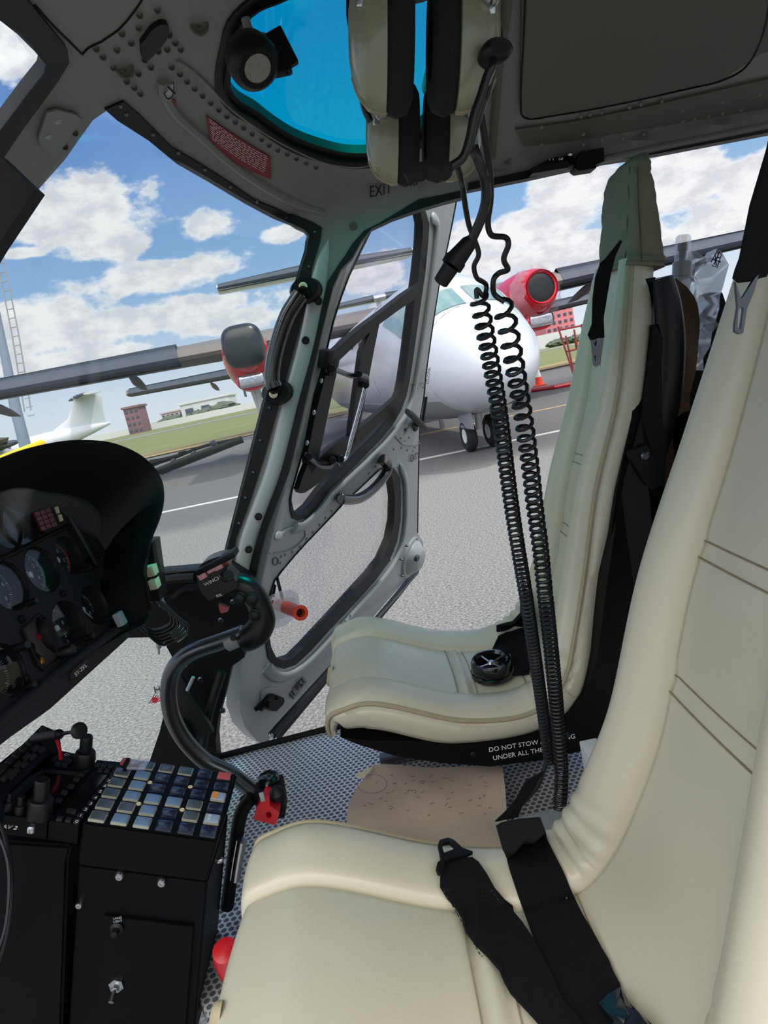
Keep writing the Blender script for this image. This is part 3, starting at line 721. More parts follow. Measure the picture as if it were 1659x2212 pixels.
    # long black glossy back hose and its bracket behind the shoulder
    bm = NB(); ps = cat_([P(x, y, YC - .115) for x, y in [(1432,600),(1442,660),(1447,740),(1441,840),(1425,930),(1402,1010),(1385,1070)]], 5)
    tube(bm, ps, [.010 + .020 * math.sin(math.pi * min(1, (k + 3) / (len(ps) + 2))) ** .6 for k in range(len(ps))], 16, ry=.6); obj('back_bolster', bm, mat('navy_vinyl', (10, 12, 17), .38, spec=.3), root)
    bm = NB(); box(bm, P(1393,1010,YC - .14), (.04, .03, .09), ax=((.95, 0, .3), (0, 1, 0), (-.3, 0, .95)), bev=.01); obj('recliner_bracket', bm, BLACK, root)
    bm = NB(); lathe(bm, P(1393,985,YC - .155), (0, -1, 0), [(.009, 0), (.009, .003), (.006, .006), (0, .006)], 14); obj('bracket_bolt', bm, STEELD, root)
    # rear shell panel behind the backrest
    ps_ = [(1405,600),(1378,900),(1345,1060),(1320,1250),(1300,1420)]
    bm = NB(); rings = []
    for (x, y), hw in zip(ps_, (.10, .125, .135, .15, .18)):
        p = P(x, y, YC - hw); rings.append([V((p.x - .012, YC - hw, p.z)), V((p.x + .012, YC - hw * .95, p.z)), V((p.x + .022, YC, p.z)), V((p.x + .012, YC + hw * .95, p.z)), V((p.x - .012, YC + hw, p.z))])
    loft(bm, rings); obj('back_panel', bm, SHELL, root)
    PT = keep
    return root, cu, ba
seat, cush, backr = make_seat()
def copy_tree(o, parent=None):
    c = o.copy(); C.objects.link(c)
    if parent is not None: c.parent = parent; c.matrix_parent_inverse = o.matrix_parent_inverse.copy()
    for ch in list(o.children): copy_tree(ch, c)
    return c
near, ncu, nba = make_seat('cream leather right seat nearest the camera, black lap belts lying on it', NEARMOD)
near.location = seat.location + V((-.062, -.810, .0))
bpy.context.view_layer.update()
for ch in near.children:
    if ch.name.startswith('head_cover'): ch.location.x -= .034
NBV = [on(ncu), on(nba)]; FBV = [on(cush), on(backr)]
NS = SB(NBV, lambda x, y: P(x, y, .6)); FS = SB(FBV, lambda x, y: P(x, y, 1.3))
tocam = lambda c: CAM - c
# --- lap belts on the near seat
b1 = patch('lap_belt', zB((372,175),(400,160),(480,143),(580,135),(600,190),(650,310),(700,410),(760,550),(850,730),(930,890),(980,1010),(1110,1119),(1300,1300),(900,1300),(700,1119),(600,1000),(525,985),(630,950),(600,860),(560,740),(500,580),(440,400),(400,270)), NS, WEB, lift=.006, thick=.004, step=24, facing=tocam)
tag(b1, 'wide black lap belt running down over the edge of the near seat', 'seat belt')
b2 = patch('lap_belt', zB((105,400),(130,380),(260,365),(290,385),(330,440),(400,550),(500,680),(560,770),(640,930),(700,1060),(760,1119),(900,1300),(700,1300),(545,1119),(450,1010),(330,840),(240,720),(170,590),(105,490)), NS, WEB, lift=.012, thick=.004, step=24, facing=tocam)
tag(b2, 'black belt end with a stitched box and metal tongue on the near seat', 'seat belt')
bk = patch('belt_tongue', zB((78,430),(85,405),(105,395),(92,330),(100,312),(145,303),(172,312),(215,345),(262,362),(225,380),(120,400),(112,440),(103,458),(88,452)), NS, BLACK, holes=[zB((108,335),(120,325),(150,322),(165,335),(175,350),(122,366))], lift=.019, thick=.005, step=16, parent=b2, facing=tocam)
bm = NB()
for pts in (zB((130,490),(320,445),(320,445)), zB((305,800),(530,720)), zB((130,490),(305,800)), zB((320,445),(530,720)), zB((200,560),(480,715)), zB((310,460),(320,790))):
    for (xa, ya), (xb, yb) in zip(pts, pts[1:]):
        for k in range(14):
            t0, t1 = k / 14, (k + .55) / 14; f = lambda t: NS(xa + (xb - xa) * t, ya + (yb - ya) * t); A = f(t0); B = f(t1); n_ = (CAM - A).normalized() * .0135
            if (B - A).length > 1e-5: tube(bm, [A + n_, B + n_], .0006, 4)
obj('belt_stitching', bm, INK, b2)
bk2 = patch('belt_buckle', zB((890,1100),(930,1060),(985,1035),(1060,1075),(1110,1119),(1180,1200),(1000,1260)), NS, STEELD, lift=.022, thick=.012, step=20, facing=tocam)
tag(bk2, 'dark metal belt buckle at the bottom edge of the picture', 'buckle')
# belt anchored beyond the near seat, going down between the seats
b3 = patch('belt_tail', zB((372,165),(420,120),(470,60),(520,-30),(600,-70),(560,0),(500,90),(480,143)), SY(.90), WEB, thick=.003, step=30)
tag(b3, 'black belt tail hanging between the two seats', 'seat belt')
# --- far seat belts and buckle disc
tag(patch('lap_belt', zA((1000,228),(1105,110),(1170,60),(1175,120),(1160,270),(1090,250),(1060,270),(1005,285)), FS, WEB, lift=.02, thick=.006, step=20, facing=tocam), 'black belt at the back corner of the far seat', 'seat belt')
tag(patch('lap_belt', zA((960,385),(985,295),(1060,275),(1160,262),(1165,480),(1105,505),(1060,470),(1055,400)), FS, WEB, lift=.012, thick=.004, step=20, facing=tocam), 'black belt folded behind the round buckle on the far seat', 'seat belt')
bc = FS(*zA((960,505))[0]); bd = thing('harness_buckle', bc, 'round gloss black harness buckle lying on the far seat', 'buckle')
ub = V((.05, -.12, 1)).normalized()
bm = NB(); lathe(bm, bc + ub * .004, ub, [(0, 0), (.040, 0), (.046, .005), (.046, .014), (.042, .016), (.044, .018), (.044, .034), (.041, .040), (.036, .041), (.031, .036), (.030, .018), (0, .016)], 40); obj('buckle_body', bm, GLOSSB, bd)
bm = NB()
for k in range(4):
    a_ = k * math.pi / 2 + .5; dr = V((math.cos(a_), math.sin(a_), 0)); dr = (dr - ub * dr.dot(ub)).normalized(); tube(bm, [bc + ub * .034, bc + ub * .038 + dr * .034], .0028, 6)
lathe(bm, bc + ub * .02, ub, [(.009, 0), (.009, .016), (.005, .020), (0, .020)], 16); obj('rotary_release', bm, STEEL, bd)
bm = NB(); lat = V((1, -.25, 0)).normalized(); box(bm, bc + lat * .052 + ub * .01, (.05, .03, .008), ax=(lat, ub.cross(lat), ub), bev=.003); obj('buckle_lug', bm, BLACK, bd)
# --- shoulder straps hanging from the head covers
def strap(name, bvs_surf, edge, lab, lift=.006):
    return tag(patch(name, edge, bvs_surf, WEB, lift=lift, thick=.005, step=22, facing=tocam), lab, 'strap')
SS = lambda Yp: SY(Yp)
s1 = strap('shoulder_strap', SY(YC - .150), zC((452,880),(480,860),(582,733),(592,745),(548,840),(518,960),(470,1250),(475,1380),(440,1385),(385,1400),(368,1360),(395,1290),(400,1120),(418,980)), 'black shoulder strap hanging on the far seat backrest', .003)
for i, dx in enumerate((0, 12, 26)):
    tg = patch('strap_tongue', zC(*[(a_ + dx, b_ - dx * .5) for a_, b_ in ((388,1385),(420,1440),(435,1390),(450,1390),(440,1470),(430,1540),(425,1580),(405,1560),(400,1500))]), SY(YC - .153 + .006 * i), STEELD, holes=[zC(*[(a_ + dx, b_ - dx * .5) for a_, b_ in ((410,1500),(424,1500),(420,1555),(412,1550))])], thick=.0025, step=14, parent=s1)
s2 = strap('shoulder_strap', SY(.50), zC((1560,130),(1600,-50),(1750,-50),(1760,200),(1640,700),(1560,930),(1540,980),(1500,990),(1440,1010),(1370,1015),(1335,985),(1350,930),(1380,850),(1450,500)), 'black shoulder strap hanging on the near seat backrest', .003)
patch('strap_tongue', zC((1350,1010),(1385,1120),(1400,1110),(1480,980),(1505,960),(1470,1080),(1425,1190),(1400,1350),(1375,1358),(1345,1340),(1345,1300),(1365,1180)), SY(.49), STEELD, holes=[zC((1368,1200),(1380,1180),(1400,1182),(1402,1200),(1385,1320),(1370,1326),(1362,1310))], thick=.003, step=14, parent=s2, hsm=0)

# ================================================================== the open left door
H1, H2 = P(716, 520, 1.80), P(535, 1500, 1.80)
DD = V((math.cos(math.radians(62)), math.sin(math.radians(62)), 0)).normalized()
DN = (H2 - H1).cross(DD).normalized()
if DN.dot(CAM - H1) < 0: DN = -DN
DS = plane(H1, DN)
def DSo(off): return plane(H1 + DN * off, DN)
door = thing('door', DS(600, 1500), 'grey framed helicopter door standing open on the left side', 'door', kind='structure'); door.name = 'door_1'
dout = [(1030,380),(985,432),(968,520),(950,600),(934,700),(920,800),(914,860),(906,905),(903,1000),(901,1150),(914,1172),(916,1200),(905,1232),(885,1243),(830,1305),(750,1400),(690,1470),(640,1530),(600,1580),(575,1612),(555,1600),(530,1572),(518,1535),(519,1480),(524,1400),(545,1290),(566,1150),(600,1020),(640,860),(690,680),(725,560),(790,450),(870,400),(960,370)]
uhole = z4((1305,195),(1325,300),(1318,450),(1290,700),(1260,900),(1210,1300),(1180,1500),(1160,1600),(1120,1700),(1050,1810),(960,1920),(880,2000),(800,2080)) + \
        z7((560,420),(440,580),(370,640),(320,645),(288,605),(270,520),(280,440),(330,260),(390,60)) + z4((490,1620),(570,1350),(640,1050),(700,860),(760,700),(850,510),(940,330),(1050,275),(1180,232))
lhole = z7((1110,260),(1150,330),(1172,500),(1165,700),(1130,870),(1060,1030),(960,1160),(800,1340),(600,1560),(400,1780),(290,1890),(210,1915),(140,1890),(95,1800),(78,1700),(75,1560),(90,1400),(130,1220),(200,1130),(300,1010),(400,900),(520,775),(640,650),(740,540),(850,440),(950,345),(1040,262))
lh_f = z7((1120,200),(1170,255),(1215,330),(1225,480),(1220,700),(1190,880),(1120,1060),(1010,1210),(850,1390),(640,1610),(440,1830),(310,1950),(210,1985),(120,1960),(70,1890),(50,1750),(50,1560),(70,1400),(125,1218),(198,1125),(300,1005),(400,895),(520,770),(640,645),(740,535),(850,435),(950,340),(1040,255))
uh_f = z4((1300,180),(1345,200),(1375,300),(1365,450),(1340,700),(1310,900),(1255,1300),(1225,1500),(1200,1620),(1160,1730),(1090,1850),(1000,1960),(900,2060),(820,2145)) + z7((610,430),(490,590),(410,670),(330,700),(280,680),(262,600),(258,520),(275,440),(325,260),(385,60)) + z4((486,1620),(566,1350),(636,1050),(696,860),(755,700),(845,505),(935,322),(1050,262),(1180,218))
df = patch('door_frame', dout, DS, PAINT, holes=[uh_f, lh_f], thick=.045, step=26, parent=door)
patch('window_seal', uh_f, DS, RUBBER, holes=[uhole], thick=.03, step=22, lift=.004, parent=door, grid=False)
patch('window_seal', lh_f, DS, RUBBER, holes=[lhole], thick=.03, step=22, lift=.004, parent=door, grid=False)
patch('window_pane', grow(uhole, 4), DS, GLASSD, thick=.004, step=60, lift=-.02, parent=door)
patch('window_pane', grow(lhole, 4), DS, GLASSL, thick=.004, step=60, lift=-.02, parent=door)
def dtube(name, pts, r, m, par, lift=0.0, n=5, seg=12, ry=1.0, closed=False):
    bm = NB(); s_ = DSo(lift); tube(bm, cat_([s_(*p) for p in pts], n, closed), r, seg, closed, ry=ry); return obj(name, bm, m, par)
def mid(A, B, k=.5):
    A = dens(A, 1e9, 0); return [(a[0] + (b[0] - a[0]) * k, a[1] + (b[1] - a[1]) * k) for a, b in zip(A, B)]
# fat rounded beads along the frame members
dtube('frame_bead', z4((1400,240),(1440,300),(1425,520),(1395,760),(1362,1000),(1310,1330),(1270,1560),(1240,1680),(1190,1790),(1120,1890),(1030,2000),(930,2100),(860,2170)) + z7((640,470),(520,620),(440,700),(360,760),(300,770)), [.004] + [.020] * 200, PAINT, df, .004, ry=.5)
dtube('frame_bead', z7((1225,210),(1265,330),(1275,500),(1270,700),(1235,910),(1150,1100),(1020,1270),(860,1450),(660,1680),(460,1900),(330,2010),(220,2060),(120,2050),(60,1980)), [.004] + [.021] * 200, PAINT, df, .004, ry=.5)
dtube('frame_bead', z7((140,860),(240,780),(330,760),(380,770)), [.004, .012, .012, .004], PAINT, df, .004, ry=.4)
dtube('frame_lip', [(985,432),(968,520),(950,600),(934,700),(920,800),(914,860),(906,905),(903,1000),(901,1150)], .005, RUBBER, df, -.02, ry=1)
dtube('inner_post', z4((720,560),(660,760),(590,1000),(520,1260),(420,1640),(330,2000),(270,2212)) + [(590,1100),(568,1190),(550,1270)], .016, PAINT2, df, .004, ry=.5)
hb = NB()
for x, y in z4((685,730),(620,915),(567,1105),(518,1290),(1225,1945),(1210,2040),(1255,2045),(1165,2025),(1105,2035),(1135,2170),(1060,2090),(1290,1565),(1335,1555),(1160,1950),(1195,1970),(1298,1975)) + z7((627,620),(573,678),(519,737),(464,800),(408,860),(352,925),(285,972),(222,1000),(187,1015),(180,1070),(1110,140),(1165,82),(1235,70),(1285,90),(1350,65),(1355,160),(1330,182),(1190,885),(1165,967),(1135,1048),(952,290),(1010,232),(45,1030),(12,1270),(40,1080),(65,860)) + z8((965,1245),(1020,1228),(1080,1240),(1085,1335),(1050,1365)):
    p = DS(x, y); lathe(hb, p, DN, [(.0045, -.003), (.0045, .001), (.003, .003), (0, .003)], 8)
obj('rivets', hb, PAINT2, df)
# panel lines and access cover
dtube('panel_line', z7((95,990),(200,975),(280,950),(350,900),(400,830),(385,770),(330,730)), .0016, PAINT2, df, .002)
dtube('panel_line', z4((1085,1900),(1130,1950),(1180,2000),(1240,2010),(1310,1990)), .0018, PAINT2, df, .002)
dtube('panel_line', z4((1240,1530),(1340,1520)), .0018, PAINT2, df, .002)
dtube('round_cover_ring', z7((143,1022),(165,1040),(160,1072),(142,1090),(122,1075),(120,1045)), .0014, STEELD, df, .002, closed=True)
# hub cover at the rear corner
hc_ = DS(886, 1203); bm = NB(); lathe(bm, hc_, DN, [(.088, -.002), (.088, .010), (.074, .013), (.070, .024), (.045, .050), (.038, .053), (0, .053)], 32, sy=.95)
hcov = obj('hub_cover', bm, PAINT, df)
bm = NB(); lathe(bm, DSo(.055)(*z7((1375,1030))[0]), DN, [(.014, -.01), (.014, .004), (.009, .004), (.007, .002), (.004, .003), (0, .003)], 18); obj('hub_bolt', bm, STEELD, hcov)
bm = NB()
for x, y in z7((1272,918),(1222,1037),(1355,855),(1232,1178),(1391,994),(1356,1026),(1412,1046),(1374,1082)):
    lathe(bm, DSo(.004)(x, y), DN, [(.005, 0), (.005, .004), (.003, .012), (0, .012)], 10)
obj('hub_screws', bm, STEELD, hcov)
# pull handle
dtube('pull_handle', z7((1080,165),(1115,210),(1105,280),(1040,375),(950,460),(860,510),(780,520),(715,515)), .0165, GLOSSB, door, .035, seg=14)
bm = NB()
for a_, b_ in ((z7((1060,170))[0], z7((1100,205))[0]), (z7((725,500))[0], z7((715,515))[0])): cyl(bm, DS(*a_), DSo(.036)(*b_), .016)
obj('handle_foot', bm, GLOSSB, door)
# latch lever with round boss
lv = obj('latch_lever', tube(NB(), [DSo(.06)(x, y) for x, y in z4((1210,1745),(1250,1775),(1300,1825),(1350,1870))], [.011, .014, .014, .011], 14, ry=.7), RUBBER, door)
bm = NB(); cyl(bm, DS(*z4((1275,1850))[0]), DSo(.055)(*z4((1290,1830))[0]), .014); lathe(bm, DS(*z4((1275,1855))[0]), DN, [(.02, 0), (.02, .006), (0, .006)], 20); obj('latch_boss', bm, RUBBER, lv)
bm = NB(); lathe(bm, DSo(.002)(*z4((1198,1885))[0]), DN, [(.006, 0), (.006, .003), (0, .003)], 14); obj('lock_hole', bm, INK, df)
bm = NB(); box(bm, DSo(-.02)(*z4((1342,1740))[0]), (.012, .01, .11), ax=(DD, DN, DD.cross(DN)), bev=.003); obj('latch_bolt', bm, BLACK, door)
txt_px('lettering', 'EXIT', DS, z4((1225,2105))[0], z4((1288,2080))[0], .034, INK, door, lift=.005, hpx=12)
txt_px('lettering', 'FUNGA', DS, z4((1313,1530))[0], z4((1325,1400))[0], .024, INK, door, lift=.018, hpx=5)
txt_px('lettering', 'CLOSE', DS, z4((1334,1525))[0], z4((1346,1400))[0], .024, INK, door, lift=.018, hpx=5)
txt_px('lettering', 'FUNGUA', DS, z4((1140,1905))[0], z4((1215,1780))[0], .022, INK, door, lift=.024, hpx=6)
# small riveted strap plate and bottom hinge plate
pp_ = patch('strap_plate', z7((790,1497),(870,1545),(790,1635),(712,1582)), DS, PAINT, lift=.016, thick=.006, step=20, parent=df)
bm = NB()
for x, y in z7((790,1525),(745,1573)): lathe(bm, DSo(.016)(x, y), DN, [(.006, 0), (.006, .002), (.004, .004), (0, .004)], 12)
obj('rivets', bm, STEEL, pp_)
cp_ = patch('round_plate', z8((945,1240),(960,1220),(1010,1200),(1080,1210),(1100,1240),(1105,1300),(1085,1370),(1030,1395),(970,1385),(945,1330)), DS, PAINT, lift=.005, thick=.004, step=20, parent=df)
hk = patch('door_stop_hook', z8((910,1335),(940,1310),(985,1255),(1020,1248),(1085,1270),(1093,1300),(1080,1325),(1030,1375),(1000,1375),(935,1355),(912,1375)), DS, BLACK, lift=.02, thick=.014, step=20, parent=df)
bm = NB()
for x, y in z8((1003,1278),(1075,1290),(1005,1350)): lathe(bm, DSo(.02)(x, y), DN, [(.006, 0), (.006, .003), (.003, .006), (0, .006)], 12)
box(bm, DSo(.026)(*z8((960,1345))[0]), (.05, .012, .008), ax=((.9, 0, .35), (-.35, 0, .9), (0, 1, 0)), bev=.002)
obj('hook_bolts', bm, BLACK, hk)
lb = patch('manufacturer_plate', z8((1278,1122),(1305,1165),(1200,1300),(1172,1255)), DS, PAINT2, lift=.003, thick=.002, step=20, parent=df)
bm = NB()
for a_, b_ in (((1268,1140),(1290,1170)),((1180,1262),(1202,1292)),((1240,1165),(1262,1196)),((1225,1185),(1247,1215)),((1210,1205),(1240,1225)),((1195,1240),(1214,1268)),((1252,1150),(1236,1172)),((1278,1182),(1262,1203))):
    A, B = DSo(.005)(*z8(a_)[0]), DSo(.005)(*z8(b_)[0]); tube(bm, [A, B], .0022, 4)
obj('emblem_bars', bm, INK, lb)
# sliding window frame (black bars) with its chrome linkage
sw = thing('sliding_window', DS(670, 1040), 'black barred sliding window frame on the upper door pane', 'window frame')
sw['_d'] = 1
def bar(name, poly): return patch(name, poly, DS, RUBBER, lift=.018, thick=.016, step=24, parent=sw, grid=False)
bar('upper_bar', z4((1280,748),(1268,850),(1100,960),(955,1065),(790,1205),(640,1345),(592,1335),(583,1290),(700,1180),(830,1075),(1000,950),(1140,840)))
bar('lower_bar', z4((1165,1585),(1138,1680),(980,1815),(800,1970)) + z7((700,130),(560,290),(440,385),(350,445),(310,452),(292,420),(330,300),(380,180),(470,150),(580,50)) + z4((760,1905),(960,1740),(1110,1610)))
bar('vertical_bar', z4((955,1065),(915,1260),(880,1450),(820,1780),(775,1960),(735,1990),(738,1880),(790,1500),(820,1280),(870,1155),(890,1120)))
bar('front_bar', z4((645,1345),(610,1500),(565,1720),(510,1980),(470,2160),(430,2212),(395,2130),(400,2050),(460,1760),(530,1480),(575,1330)))
def arm(name, pts, r, m, lift=.035, ry=.4): return dtube(name, pts, r, m, sw, lift, ry=ry)
arm('upper_arm', z4((585,1420),(620,1408),(700,1440),(780,1468),(850,1465),(905,1480),(912,1530)), .008, STEELD)
arm('lower_arm', z4((430,2075),(470,2110),(540,2160),(620,2165),(640,2130),(660,2120),(690,2160)), .008, STEELD)
arm('connecting_rod', z4((885,1560),(850,1700),(790,1920),(740,2090),(705,2120)), .0065, STEEL, .045, 1.0)
bm = NB()
for x, y in z4((628,1410),(838,1455),(892,1540),(635,2120),(700,2110),(455,2090)): cyl(bm, DSo(.02)(x, y), DSo(.052)(x, y), .010)
obj('pivots', bm, BLACK, sw)
bm = NB()
for x, y in z4((590,1340),(610,1390)): box(bm, DSo(.03)(x, y), (.04, .05, .03), ax=(DD, DD.cross(DN), DN), bev=.008)
obj('catch_block', bm, BLACK, sw)
hb = NB()
for x, y in z4((545,1505),(488,1750),(435,1985)): lathe(hb, DSo(.02)(x, y), DN, [(.007, 0), (.007, .003), (.003, .006), (0, .006)], 10)
obj('screws', hb, STEEL, sw)
# gas strut from sill to door
gs = thing('gas_strut', P(575, 1612, 1.74), 'black gas strut with steel ball end holding the open door', 'gas strut')
A = P(577, 1600, 1.745); B = DS(905, 1233)
def ab(t): return A.lerp(B, t)
bm = NB(); tube(bm, [ab(.02), ab(.40)], .012, 16); obj('cylinder', bm, RUBBER, gs)
bm = NB(); tube(bm, [ab(.385), ab(.43)], .0135, 16); obj('collar', bm, BLACK, gs)
bm = NB(); tube(bm, [ab(.43), ab(.98)], .0075, 12); obj('rod', bm, STEELD, gs)
bm = NB(); lathe(bm, P(575, 1614, 1.74) + V((0, 0, -.008)), (0, 0, 1), [(0, -.011), (.008, -.008), (.011, 0), (.008, .008), (0, .011)], 16); tube(bm, [P(575,1612,1.74), ab(.03)], .006, 8); lathe(bm, ab(.02), (B - A), [(0, -.008), (.008, -.004), (.009, .006), (0, .01)], 14); obj('ball_end', bm, STEEL, gs)
bm = NB(); tube(bm, cat_([DSo(-.05)(x, y) for x, y in [(900,1232),(850,1295),(760,1400),(680,1495),(600,1590)]], 5), .013, 10)
obj('door_edge_seal', bm, RUBBER, door)
# air vent with clear plate and orange tube (in the door's lower window)
av = thing('air_scoop', DS(*z8((1110,600))[0]), 'clear vent plate with bright orange tube on the lower door window', 'air vent')
patch('clear_plate', z8((985,540),(1015,505),(1100,465),(1180,445),(1230,465),(1250,520),(1245,590),(1210,670),(1140,730),(1040,757),(1000,770),(960,700),(970,600)), DSo(.03), PLASTIC, thick=.004, step=24, parent=av)
patch('inner_plate', z8((1000,560),(1130,515),(1215,510),(1235,570),(1200,640),(1100,680),(1010,720),(985,640)), DSo(.026), PLASTIC, thick=.004, step=24, parent=av)
a_ = DSo(.03)(*z8((1150,585))[0]); b_ = DSo(.12)(*z8((1262,628))[0]) ; ax_ = (b_ - a_).normalized()
bm = NB(); L_ = (b_ - a_).length; lathe(bm, a_, ax_, [(.0, 0), (.018, 0), (.018, L_ - .012), (.0205, L_ - .01), (.0205, L_), (.012, L_), (.012, L_ - .02), (0, L_ - .02)], 22); ot = obj('orange_tube', bm, ORANGE, av)
bm = NB(); lathe(bm, a_ + ax_ * (L_ - .019), ax_, [(.009, 0), (.009, .004), (.003, .008), (0, .008)], 14); obj('tube_valve', bm, INK, ot)
bm = NB(); lathe(bm, DSo(.03)(*z8((1022,532))[0]), DN, [(.008, 0), (.008, .005), (.005, .008), (0, .008)], 14); obj('plate_screw', bm, STEEL, av)
bm = NB(); tube(bm, [DSo(.0)(*z8((1075,350))[0]), DSo(.0)(*z8((1115,505))[0])], .012, 10, ry=.4); tube(bm, [DSo(0)(*z8((1060,410))[0]), DSo(0)(*z8((1045,500))[0])], .004, 6); obj('check_strap', bm, BLACK, av)
# ------------------------------------------------------------------ black grab handle on the windscreen post
gh = thing('grab_handle', ROOF(640, 740), 'long glossy black grab handle on the door post', 'handle')
bm = NB(); tube(bm, cat_([P(x, y, 1.63) for x, y in z4((400,830),(350,900),(290,1000),(240,1130),(200,1270),(175,1400),(170,1500),(190,1560))], 5), [.012] + [.018] * 60, 16, ry=.9); obj('grip', bm, GLOSSB, gh)
for (x, y), (sx_, sy_) in ((z4((425,800))[0], (410, 782)), (z4((200,1600))[0], (181, 1608))):
    bm = NB(); c_ = P(x, y, 1.655); tube(bm, [c_ + V((0, .03, .0)), c_ + V((0, -.012, 0))], [.03, .024], 18, ry=1.3)
    tube(bm, [c_, P(x - 6, y + (12 if y < 700 else -16), 1.63)], .016, 12); obj('handle_mount', bm, BLACK, gh)
    bm = NB(); p = P(*z4((sx_, sy_))[0], 1.635); lathe(bm, p, (0, -1, 0), [(.010, 0), (.010, .003), (.006, .005), (.002, .003), (0, .003)], 14); obj('screw', bm, CREAMP, gh)

# ================================================================== instrument panel
PU = V((.14, 1, 0)).normalized()                   # across the cabin
PD_ = V((.20, 0, -1)); PD_ = (PD_ - PU * PD_.dot(PU)).normalized()    # down the panel
p0 = P(295, 1321, 1.30); PNn = PU.cross(PD_).normalized()
if PNn.x < 0: PNn = -PNn
IPS = plane(p0, PNn)
def IPo(off): return plane(p0 + PNn * off, PNn)
ip = thing('instrument_panel', p0 + PD_ * .1, 'black instrument panel of round dials under a curved hood', 'instrument panel')
ip['_d'] = 1
gz = [((12,1138),.0375,'torque'),((45,1133),.0375,'b'),((20,1265),.040,'c'),((92,1230),.040,'d'),((150,1200),.036,'e'),((150,1346),.040,'f'),((205,1307),.037,'g'),((240,1275),.030,'h'),((12,1448),.040,'i'),((-70,1180),.0375,'j'),((-75,1330),.04,'k'),((-80,1530),.04,'l')]
pout = [(-260,1150),(-100,1105),(0,1080),(90,1090),(160,1108),(200,1140),(232,1195),(258,1240),(280,1290),(300,1322),(288,1342),(30,1535),(-60,1595),(-200,1690),(-330,1780)]
holes = []; side = -(PD_)
def ell(c, r, n=28):
    o3 = IPS(*c); out = []
    for k in range(n):
        a_ = 2 * math.pi * k / n; q_ = o3 + PU * r * math.cos(a_) + PD_ * r * math.sin(a_); d = q_ - CAM; out.append((829.5 + FPX * d.dot(_R) / d.dot(_F), 1106 - FPX * d.dot(_U) / d.dot(_F)))
    return out
atth = z6((175,1350),(300,1262),(345,1290),(440,1540),(380,1610),(310,1650),(240,1570))
for c, r, n_ in gz: holes.append(ell(c, r))
fuel = z6((170,1360),(290,1258),(335,1290),(430,1530),(400,1580),(310,1640),(280,1610)); holes.append(fuel)
face = patch('panel_face', pout, IPS, PANELB, holes=holes, thick=.008, step=30, parent=ip, facing=lambda c: PNn)
DIAL = mat('dial_black', (26, 28, 30), .45); TEAL = mat('dial_teal', (60, 150, 130), .5); AMBER = mat('amber', (235, 150, 40), .5)
DGLASS = clear('dial_glass', (.95, .96, .98), .018, rough=.02)
def dirp(a_): return PU * math.sin(a_) - PD_ * math.cos(a_)
needles = {'torque': 1.0, 'b': 4.6, 'c': .6, 'd': 5.6, 'e': 3.9, 'f': 5.3, 'g': 2.6, 'h': .5, 'i': .4, 'j': 2, 'k': 3, 'l': 1}
for gi, (c, r, nme) in enumerate(gz):
    o3 = IPS(*c); ga = tag(None or obj('gauge', lathe(NB(), o3 - PNn * .034, PNn, [(0, -.02), (r * 1.02, -.02), (r * 1.02, .030), (r * .96, .0335), (r * .94, .030), (r * .94, .006), (0, .006)], 32), DIAL, ip))
    bm = NB(); n_t = 40
    for k in range(n_t):
        a_ = -2.3 + 4.6 * k / (n_t - 1) + gi; L = .16 if k % 5 == 0 else .09; d_ = dirp(a_); tg_ = dirp(a_ + math.pi / 2) * (.0007 if k % 5 == 0 else .0004); b_ = o3 - PNn * .0275
        A, B = b_ + d_ * r * (.88 - L), b_ + d_ * r * .88
        bm.faces.new([bm.verts.new(q_) for q_ in (A - tg_, B - tg_, B + tg_, A + tg_)])
    obj('scale_marks', bm, LETW, ga)
    for k in range(5):
        a_ = -2.0 + 1.0 * k + gi * .7; txt('numeral', str((k * 2) % 10), o3 - PNn * .0272 + dirp(a_) * r * .58, PU if PU.cross(-PD_).dot(PNn) > 0 else -PU, -PD_, .010, LETW, ga, ext=.0001)
    bm = NB(); d_ = dirp(needles[nme]); t_ = d_.cross(PNn) * .0016; b_ = o3 - PNn * .025
    bm.faces.new([bm.verts.new(q_) for q_ in (b_ - d_ * r * .2 - t_, b_ + d_ * r * .55 - t_, b_ + d_ * r * .78, b_ + d_ * r * .55 + t_, b_ - d_ * r * .2 + t_)]); lathe(bm, b_, PNn, [(.005, -.001), (.005, .002), (0, .002)], 14)
    obj('needle', bm, LETW, ga)
    if nme in ('d', 'e', 'b'):
        bm = NB(); tube(bm, [o3 - PNn * .0268 + dirp(.3 + k * .11) * r * .9 for k in range(22)], .0012, 5); obj('coloured_arc', bm, TEAL if nme != 'e' else RED, ga)
    if nme in ('c', 'e', 'f', 'g', 'i'):
        bm = NB(); pk = o3 + PNn * .004 + (PD_ * .9 + PU * .45).normalized() * r * 1.05; cyl(bm, pk - PNn * .01, pk + PNn * .012, .006, .005); obj('adjust_knob', bm, RUBBER, ga)
    bm = NB(); lathe(bm, o3 - PNn * .006, PNn, [(0, 0), (r * .93, 0), (r * .93, .001), (0, .001)], 28); obj('dial_glass', bm, DGLASS, ga)
